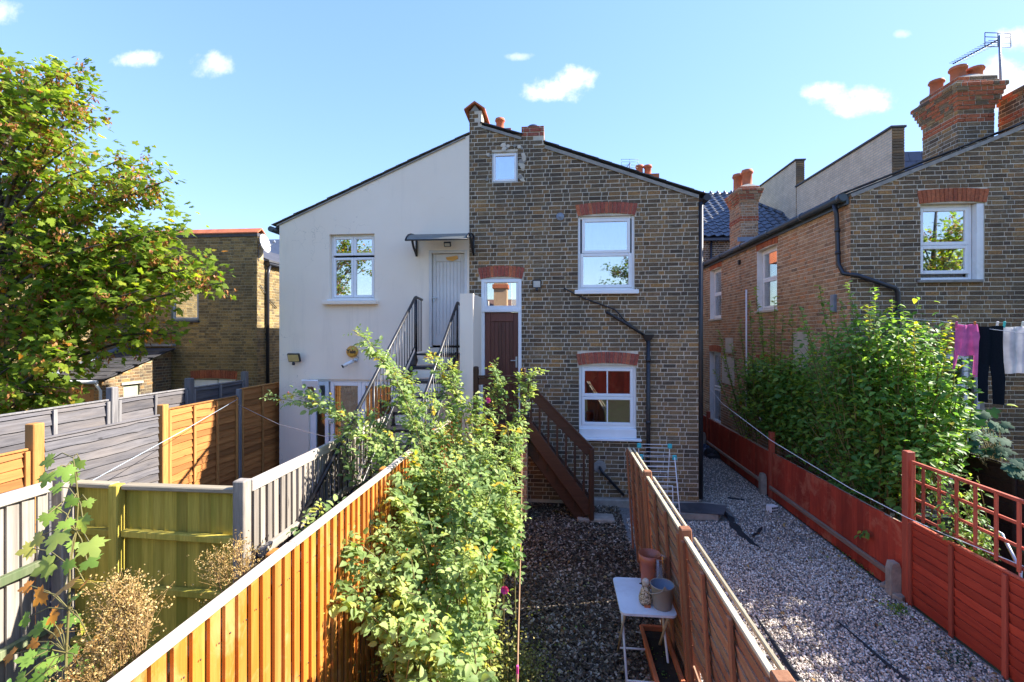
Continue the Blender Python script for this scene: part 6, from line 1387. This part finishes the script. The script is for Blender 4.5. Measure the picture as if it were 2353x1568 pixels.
# shrub beyond the red fence
def shrub():
    r = random.Random(19); t = thing('shrub', 'big glossy green shrub with upright shoots behind the low red fence', 'bush', (4.9, 7.4, 0))
    t2 = thing('shrub', 'looser shrub with thin upright shoots against the warm brick flank wall', 'bush', (4.6, 10.2, 0))
    poly = [(1740,890),(1800,830),(1860,780),(1900,750),(1970,725),(2060,712),(2130,725),(2180,780),(2205,850),(2235,900),(2260,960),(2230,1010),(2190,1060),(2130,1090),(2080,1150),(1990,1150),(1910,1110),(1850,1050),(1780,990),(1740,950)]
    poly2 = [(1655,920),(1680,865),(1740,815),(1800,815),(1850,850),(1860,960),(1800,985),(1740,955),(1690,930)]
    sp1 = [(1882,655,7.6),(1950,648,7.4),(1995,700,7.2),(2050,690,7.3),(2100,742,6.5),(2135,745,6.9),(1930,690,7.6),(1850,740,7.8),(2187,735,6.6),(2165,760,6.7),(1905,700,7.5),(2010,660,7.3),(1838,705,8.0),(2225,870,6.4),(2240,900,6.4),(1965,700,7.4),(2075,720,7.2)]
    sp2 = [(1652,760,11.0),(1660,820,11.0),(1722,690,10.0),(1780,682,9.5),(1750,720,9.8),(1700,740,10.4),(1640,850,11.2),(1800,720,9.2),(1820,700,9.0),(1735,660,9.9),(1680,790,10.6),(1770,740,9.6)]
    for (tt_, pl, sps, n_in, base) in ((t, poly, sp1, 330, V(5.0,7.3,0)), (t2, poly2, sp2, 150, V(4.6,10.3,0))):
        tips = [(u,v,Y,True) for u,v,Y in sps]
        while len(tips) < len(sps)+n_in:
            u, v = r.uniform(1640,2300), r.uniform(700,1160)
            if not inside(pl, u, v): continue
            if tt_ is t: Y = np.interp(v,[720,900,1140],[7.4,6.7,6.1])+r.uniform(-.5,.9)+np.interp(u,[1760,1900],[1.6,0])
            if tt_ is t: q1 = W(u,v,Y=1.0); Y = max(Y, (4.12+r.uniform(0,.5))/q1.x)
            else: Y = np.interp(u,[1665,1850],[11.0,8.9])+r.uniform(-.4,.5)
            p = W(u,v,Y=Y)
            if p.x < 4.08+(0.1 if p.z < .95 else -.1): continue
            tips.append((u,v,Y,False))
        P, D, Nn, S_, Rn = [], [], [], [], []; PY, DY, NY, SY, RY = [], [], [], [], []; stems = MB()
        for (u, v, Y, spike) in tips:
            tip = W(u,v,Y=Y); b = V(base.x*.6+tip.x*.4+r.uniform(-.2,.2), base.y*.5+tip.y*.5, 0) if spike else V(base.x*.35+tip.x*.65+r.uniform(-.15,.15), base.y*.35+tip.y*.65, max(.05,tip.z*.6))
            mid = (b.lerp(tip,.55)+V(0,0,.15)) if spike else b.lerp(tip,.5)+V(r.uniform(-.1,.1),r.uniform(-.1,.1),.2)
            pts = [bez(b,mid,tip,i/8) for i in range(9)]; L = (tip-b).length; stems.tube(pts, [.012*(1-i/9)+.0015 for i in range(9)], 5)
            nn = int(L/(.034 if spike else .026)); yel = spike and (abs(u-2100) < 3 or abs(u-1995) < 2 or abs(u-2187) < 3)
            for i in range(nn):
                tq = .25+.75*(i+r.random())/nn
                if tq > 1: continue
                c = bez(b,mid,tip,tq); sp = .0 if spike else .11
                p = c+rv(r,sp)+V(0,0,0); a = r.uniform(0,6.283); d = V(math.cos(a),math.sin(a),.35 if spike else -.25)+rv(r,.25)
                up = V(r.gauss(0,.3),r.gauss(-.25,.3),1); s_ = r.uniform(.07,.115)*(.8 if spike else 1)
                if yel and tq > .72: PY.append(p); DY.append(d); NY.append(up); SY.append(s_*1.15); RY.append(r.random())
                else: P.append(p); D.append(d); Nn.append(up); S_.append(s_); Rn.append(min(.999,max(0,r.betavariate(2,2.6)+(.2 if tq > .93 else 0)+(.3 if r.random() < .015 else 0))))
        st = stems.obj('stems', M_CANE, tt_)
        foliage(tt_, 'leaves', T_OV, P, D, Nn, S_, Rn, M_SHRUB, 200)
        if PY: foliage(tt_, 'yellow_shoots', T_NARROW, PY, DY, NY, SY, RY, M_YEL, 60, 'yellow_leaf')
    t3 = thing('shrub', 'broad blue green lobed leaves spilling over the black board fence', 'bush', (5.9, 6.9, 0)); stems = MB(); P, D, Nn, S_, Rn = [], [], [], [], []
    for k in range(46):
        c = W(r.uniform(2225,2310), r.uniform(940,1045), Y=r.uniform(6.6,7.1)); P.append(c); D.append(V(r.gauss(0,.6),-.5,r.gauss(-.3,.4))); Nn.append(V(r.gauss(0,.3),-.6,.8)); S_.append(r.uniform(.09,.14)); Rn.append(r.random()); stems.tube([V(6.1,7.1,.0), V(6.0,7.0,1.0), c+V(0,.05,.02)], [.012,.008,.002], 4)
    for k in range(10):
        c = W(r.uniform(2320,2360), r.uniform(1060,1100), Y=5.9); P.append(c); D.append(V(-1,-.4,-.3)+rv(r,.3)); Nn.append(V(0,-.6,.8)); S_.append(.11); Rn.append(r.random())
    stems.obj('stems', M_CANE, t3); foliage(t3, 'leaves', T_MAPLE, P, D, Nn, S_, Rn, M_FIG, 56)
    t4 = thing('shrub', 'pale leafy sprays growing through the red trellis', 'bush', (4.6, 5.4, 0)); stems = MB(); P, D, Nn, S_, Rn = [], [], [], [], []
    for k in range(26):
        tip = W(r.uniform(2120,2260), r.uniform(1090,1240), Y=r.uniform(5.0,5.6)); b = V(4.7,5.5,.1); mid = b.lerp(tip,.5)+V(0,0,.3); pts = [bez(b,mid,tip,i/6) for i in range(7)]; stems.tube(pts, .004, 4)
        for i in range(24):
            c = bez(b,mid,tip,.3+.7*r.random())+rv(r,.03); P.append(c); D.append(V(r.gauss(0,1),r.gauss(0,1),-.3)); Nn.append(V(0,-.3,1)+rv(r,.2)); S_.append(r.uniform(.05,.08)); Rn.append(min(.99,r.betavariate(3,2)))
    stems.obj('stems', M_CANE, t4); foliage(t4, 'leaves', T_NARROW, P, D, Nn, S_, Rn, M_SHRUB, 80)
shrub()
# vine at the near left corner
def vine():
    r = random.Random(8); t = thing('vine', 'climbing vine with big pale lobed leaves, some turning orange, before the olive fence', 'vine', (-2.35, 2.1, 0))
    Yv = 2.3; line = [(150,1640),(152,1500),(158,1400),(160,1300),(175,1220),(180,1150),(172,1075),(168,1052)]
    pts = [W(u,v,Y=Yv) for u, v in line]; pts[0].z = 0; MB().tube(pts, [.008,.007,.006,.006,.005,.004,.003,.002], 6).obj('stem', M_CANE, t)
    P, D, Nn, S_, Rn = [], [], [], [], []; pet = MB()
    L = [(120,1058,30,.5),(185,1062,28,.5),(150,1080,34,.45),(110,1095,30,.5),(178,1098,32,.45),(140,1125,26,.45),(170,1140,30,.45),(130,1165,26,.5),(200,1150,24,.5),(110,1185,24,.5),(190,1185,40,.6),(150,1195,30,.45),(95,1235,38,.78),(140,1230,44,.62),(205,1240,40,.6),(170,1250,28,.4),(75,1255,34,.7),(120,1300,46,.62),(160,1290,30,.4),(200,1290,34,.3),(150,1345,42,.8),(100,1360,40,.95),(195,1345,34,.95),(175,1370,28,.35),(70,1345,30,.9),(130,1400,38,.97),(170,1410,30,.3),(95,1440,36,.3),(140,1450,34,.85),(190,1430,30,.7),(110,1480,38,.25),(160,1490,36,.2),(75,1510,36,.3),(130,1525,38,.35),(185,1530,32,.3),(100,1555,38,.2),(55,1560,34,.4),(150,1565,36,.9),(30,1500,30,.95),(85,1470,30,.9),(210,1470,26,.85),(120,1425,30,.2),(65,1415,28,.15),(180,1500,26,.95)]
    for (u, v, s_, col) in L:
        c = W(u, v+r.uniform(-6,6), Y=Yv+r.uniform(-.22,.18)); near = min(pts, key=lambda q_: (q_-c).length); 
        pet.tube([near.lerp(c,.0), near.lerp(c,.5)+V(0,0,.03), c], .003, 4, False)
        P.append(c); D.append(V((c-near).x*3+r.gauss(0,.3), -.4+r.gauss(0,.2), -.5+r.gauss(0,.3))); Nn.append(V(r.gauss(.3,.3), -.7, .75)); S_.append(s_/430*r.uniform(.8,1.1)); Rn.append(col)
    pet.obj('tendrils', M_CANE, t); foliage(t, 'leaves', T_MAPLE, P, D, Nn, S_, Rn, M_VINE, 60)
vine()
def dry(lab, base, tips, seed, n_c=62):
    r = random.Random(seed); t = thing('dried_flowers', lab, 'dried plant', base); stems = MB(); P, D, Nn, S_, Rn = [], [], [], [], []
    for (u, v, Y, k) in tips:
        c = W(u, v, Y=Y); b = V(base)+V(r.uniform(-.08,.08), r.uniform(-.08,.08), 0); mid = b.lerp(c,.6)+V(r.uniform(-.06,.06),0,.1); pts = [bez(b,mid,c,i/6) for i in range(7)]; stems.tube(pts, [.004*(1-i/9)+.001 for i in range(7)], 4)
        for j in range(int(n_c*k)):
            q_ = c+V(r.gauss(0,.052),r.gauss(0,.05),r.gauss(0,.026)); s0 = pts[5]
            if j % 3 == 0: stems.tube([s0.lerp(c,r.random()), q_], [.0014,.0009], 3, False)
            for _ in range(3): P.append(q_+rv(r,.007)); D.append(rv(r)+V(0,0,.8)); Nn.append(rv(r)); S_.append(r.uniform(.006,.0125)); Rn.append(r.random())
    stems.obj('stems', M_DSTEM, t); foliage(t, 'seed_heads', T_ROUND, P, D, Nn, S_, Rn, M_DRY)
dry('tall tan dried flower heads standing before the olive fence', (-1.9,1.95,0), [(255,1345,2.1,1.3),(290,1340,2.1,1.2),(320,1360,2.1,1),(340,1390,2.05,1),(305,1385,2.1,1),(265,1375,2.1,1),(235,1395,2.1,1),(275,1410,2.05,1.1),(315,1420,2.0,.9),(245,1435,2.05,1),(285,1445,2.0,1.2),(320,1450,2.0,.6),(225,1470,2.0,1),(255,1485,1.95,.8),(215,1520,1.95,1.2),(180,1535,1.95,1.2),(240,1550,1.9,1.2),(205,1560,1.9,1),(165,1560,1.9,1),(270,1520,1.95,.6)], 5)
dry('smaller grey tan dried flowers peeping over the orange fence', (-1.95,3.0,0), [(485,1290,2.9,1),(510,1275,2.9,1.2),(545,1255,2.95,1.2),(565,1275,2.95,1),(580,1300,2.95,1),(530,1300,2.9,1),(500,1320,2.85,.8),(555,1320,2.9,.9),(575,1335,2.9,.7),(525,1340,2.85,.6),(490,1385,2.7,.5)], 6)
# low plants
def clump(name, lab, cat, spots, tm, m, size, seed, per, spread, h, nparts=0, up=.6):
    r = random.Random(seed); P, D, Nn, S_, Rn = [], [], [], [], []; st = MB(); b0 = V(spots[0]); t = thing(name, lab, cat, (b0.x,b0.y,0))
    for s_ in spots:
        s_ = V(s_)
        for _ in range(per):
            p = s_+V(r.gauss(0,spread), r.gauss(0,spread), abs(r.gauss(0,h))); 
            if r.random() < .12: st.tube([V(p.x*.7+s_.x*.3,p.y*.7+s_.y*.3,0), p], [.003,.0015], 3, False)
            P.append(p); D.append(V(r.gauss(0,1),r.gauss(0,1),r.gauss(.1,.5))); Nn.append(V(r.gauss(0,.4),r.gauss(0,.4),up)); S_.append(r.uniform(.7,1.2)*size); Rn.append(r.random())
    st.obj('stems', M_CANE, t); foliage(t, 'leaves', tm, P, D, Nn, S_, Rn, m, nparts); return t
rr_ = random.Random(2)
clump('ground_shrub', 'low yellowish small leaved shrub at the foot of the rambling rose', 'shrub', [(rr_.uniform(-1.35,-.3), rr_.uniform(2.95,4.0), rr_.uniform(.1,.3)) for _ in range(26)], T_ROUND, M_COVER, .022, 3, 300, .15, .16, 60)
clump('leafy_plant', 'bright green lobed plant beside the bark path', 'plant', [tuple(W(u,v,Y=4.3)) for u, v in ((1135,1280),(1150,1300),(1120,1265),(1160,1290))], T_OV, M_SHRUB, .085, 4, 26, .07, .06, 60)
clump('herb_clump', 'feathery dull green herb beside the bark path', 'plant', [(-.52,4.0,.2),(-.6,3.85,.25),(-.48,3.8,.15)], T_ROUND, M_COVER, .018, 14, 420, .12, .13)
clump('weeds', 'straggling green weeds under the red boards', 'weeds', [tuple(g0(u,v)) for u, v in ((1935,1262),(1950,1275),(1970,1292),(1990,1305),(2005,1318))], T_ROUND, M_SHRUB, .02, 5, 60, .05, .02)
clump('weeds', 'leafy weed at the base of the nearest concrete spur', 'weeds', [tuple(g0(u,v)) for u, v in ((2052,1398),(2060,1410),(2072,1402))], T_ROUND, M_SHRUB, .024, 6, 60, .05, .03)
clump('weeds', 'grey green weeds at the foot of the bright red lap panel', 'weeds', [tuple(g0(u,v)) for u, v in ((2180,1510),(2200,1520),(2225,1515),(2215,1535))], T_ROUND, M_FIG, .02, 7, 50, .06, .02)
clump('spiky_plant', 'spiky bright green plant behind the olive fence', 'plant', [(-4.35,4.9,1.0),(-4.25,4.9,1.05),(-4.5,4.95,1.0)], T_NARROW, M_YEL, .16, 9, 26, .08, .12, 60, .2)
clump('green_undergrowth', 'dense green undergrowth at the near left corner below the vine', 'undergrowth', [(rr_.uniform(-3.6,-1.9), rr_.uniform(1.7,3.2), rr_.uniform(.1,.45)) for _ in range(22)], T_OV, M_SHRUB, .06, 10, 90, .16, .16, 60)
clump('planter_seedlings', 'sparse seedlings in the terracotta trough', 'seedlings', [(.9,4.05,.2),(.93,4.3,.2)], T_ROUND, M_SHRUB, .018, 11, 16, .05, .012)
tag(MB().add([(.985,3.05,.62),(.975,2.98,.78),(.97,2.86,.82),(.965,2.78,.7),(.975,2.8,.55),(.985,2.92,.5)], [(0,1,2,3,4,5)]).obj('leaf', leaf_mesh(T_OV, M_YEL, 5).materials[0], None, .2), 'large green leaf poking through the gap in the brown lap fence', 'leaf')
sl_ = thing('creeper_leaf', 'green leaf spray poking through the low red fence', 'leaf', W(1985,1225,X=3.96))
r = random.Random(3); foliage(sl_, 'leaves', T_OV, [W(1985+r.uniform(-12,12),1225+r.uniform(-6,8),X=3.93) for _ in range(9)], [V(-.4,r.gauss(0,1),r.gauss(-.3,.4)) for _ in range(9)], [V(-1,0,.6)]*9, [.08]*9, [r.random() for _ in range(9)], M_SHRUB, 9)

fl_r = random.Random(6)
fo_ = foliage(None, 'fallen_leaves', T_OV, FL, [(fl_r.gauss(0,1),fl_r.gauss(0,1),fl_r.gauss(0,.15)) for _ in FL], [(fl_r.gauss(0,.3),fl_r.gauss(0,.3),1) for _ in FL], [fl_r.uniform(.03,.06) for _ in FL], [fl_r.random() for _ in FL], leaf_mat('fallen leaf', [(0,(.1,.045,.02)),(.4,(.22,.11,.045)),(.7,(.4,.26,.1)),(.9,(.45,.38,.2)),(1,(.2,.3,.06))], .2, 1.0))
fo_['label'] = 'scattered brown and yellow fallen leaves on gravel and bark'; fo_['category'] = 'fallen leaves'
# ------------------------------------------------------------------ out of frame: a maple added to shade the gravel, things mirrored in the glass
def kids(o): return [x for x in bpy.data.objects if x.parent == o]
def copy_thing(o, loc, rz, sc, lab):
    c = o.copy(); COL.objects.link(c); c.location = loc; c.rotation_euler = (0,0,rz); c.scale = (sc,sc,sc); c['label'] = lab; c['group'] = 'maples round the gardens'
    for k in kids(o):
        if k.name.startswith('leaf'): continue
        n = k.copy(); COL.objects.link(n); n.parent = c; n.matrix_parent_inverse = Matrix.Translation(-Vector(o.location))
    return c
mt['group'] = 'maples round the gardens'
copy_thing(mt, (9.6,4.5,0), R(90), .74, 'smaller maple added out of frame to shade the gravel')  # unseen tree added so its crown shades the gravel path
copy_thing(mt, (6.6,-9.5,0), R(180), 1.2, 'large maple across the gardens, mirrored in the upper window')
copy_thing(mt, (-12.5,-7.5,0), R(200), 1.05, 'maple across the gardens, mirrored in the rendered house window')
rf_ = thing('feather_edge_fence', 'tall red board fence across the gardens, mirrored in the lower window', 'fence', (4,-5.5,0)); feather_fence(rf_, (-1.5,-5.5), (9,-5.5), 0, 2.3, (0,1,0), .15, M_RED, 77)
op = thing('opposite_house', 'brick house across the gardens, mirrored in the door light', 'house', (-4,-10,0))
MB().box(-10, 2.2, -16, -10, -.05, 3.9).obj('wall', plain('brown brick, far', (.08,.045,.03), .9, kind='World'), op)
mb = MB(); mb.prism([V(-10.2,-9.8,3.9),V(-10.2,-13,5.35),V(-10.2,-16.2,3.9)], V(12.6,0,0)); mb.obj('roof', plain('brown tile, far', (.13,.07,.05), .8, kind='World'), op)
oc = MB().box(-3.9, -3.1, -12, -11.3, 4.0, 6.3).obj('chimney', M_BRICKW, op, .4); MB().box(-3.98,-3.02,-12.08,-11.22,5.9,6.15).obj('cornice', M_BRICKO, oc, .4); pot(oc, (-3.5,-11.65,6.3), .4, .15)
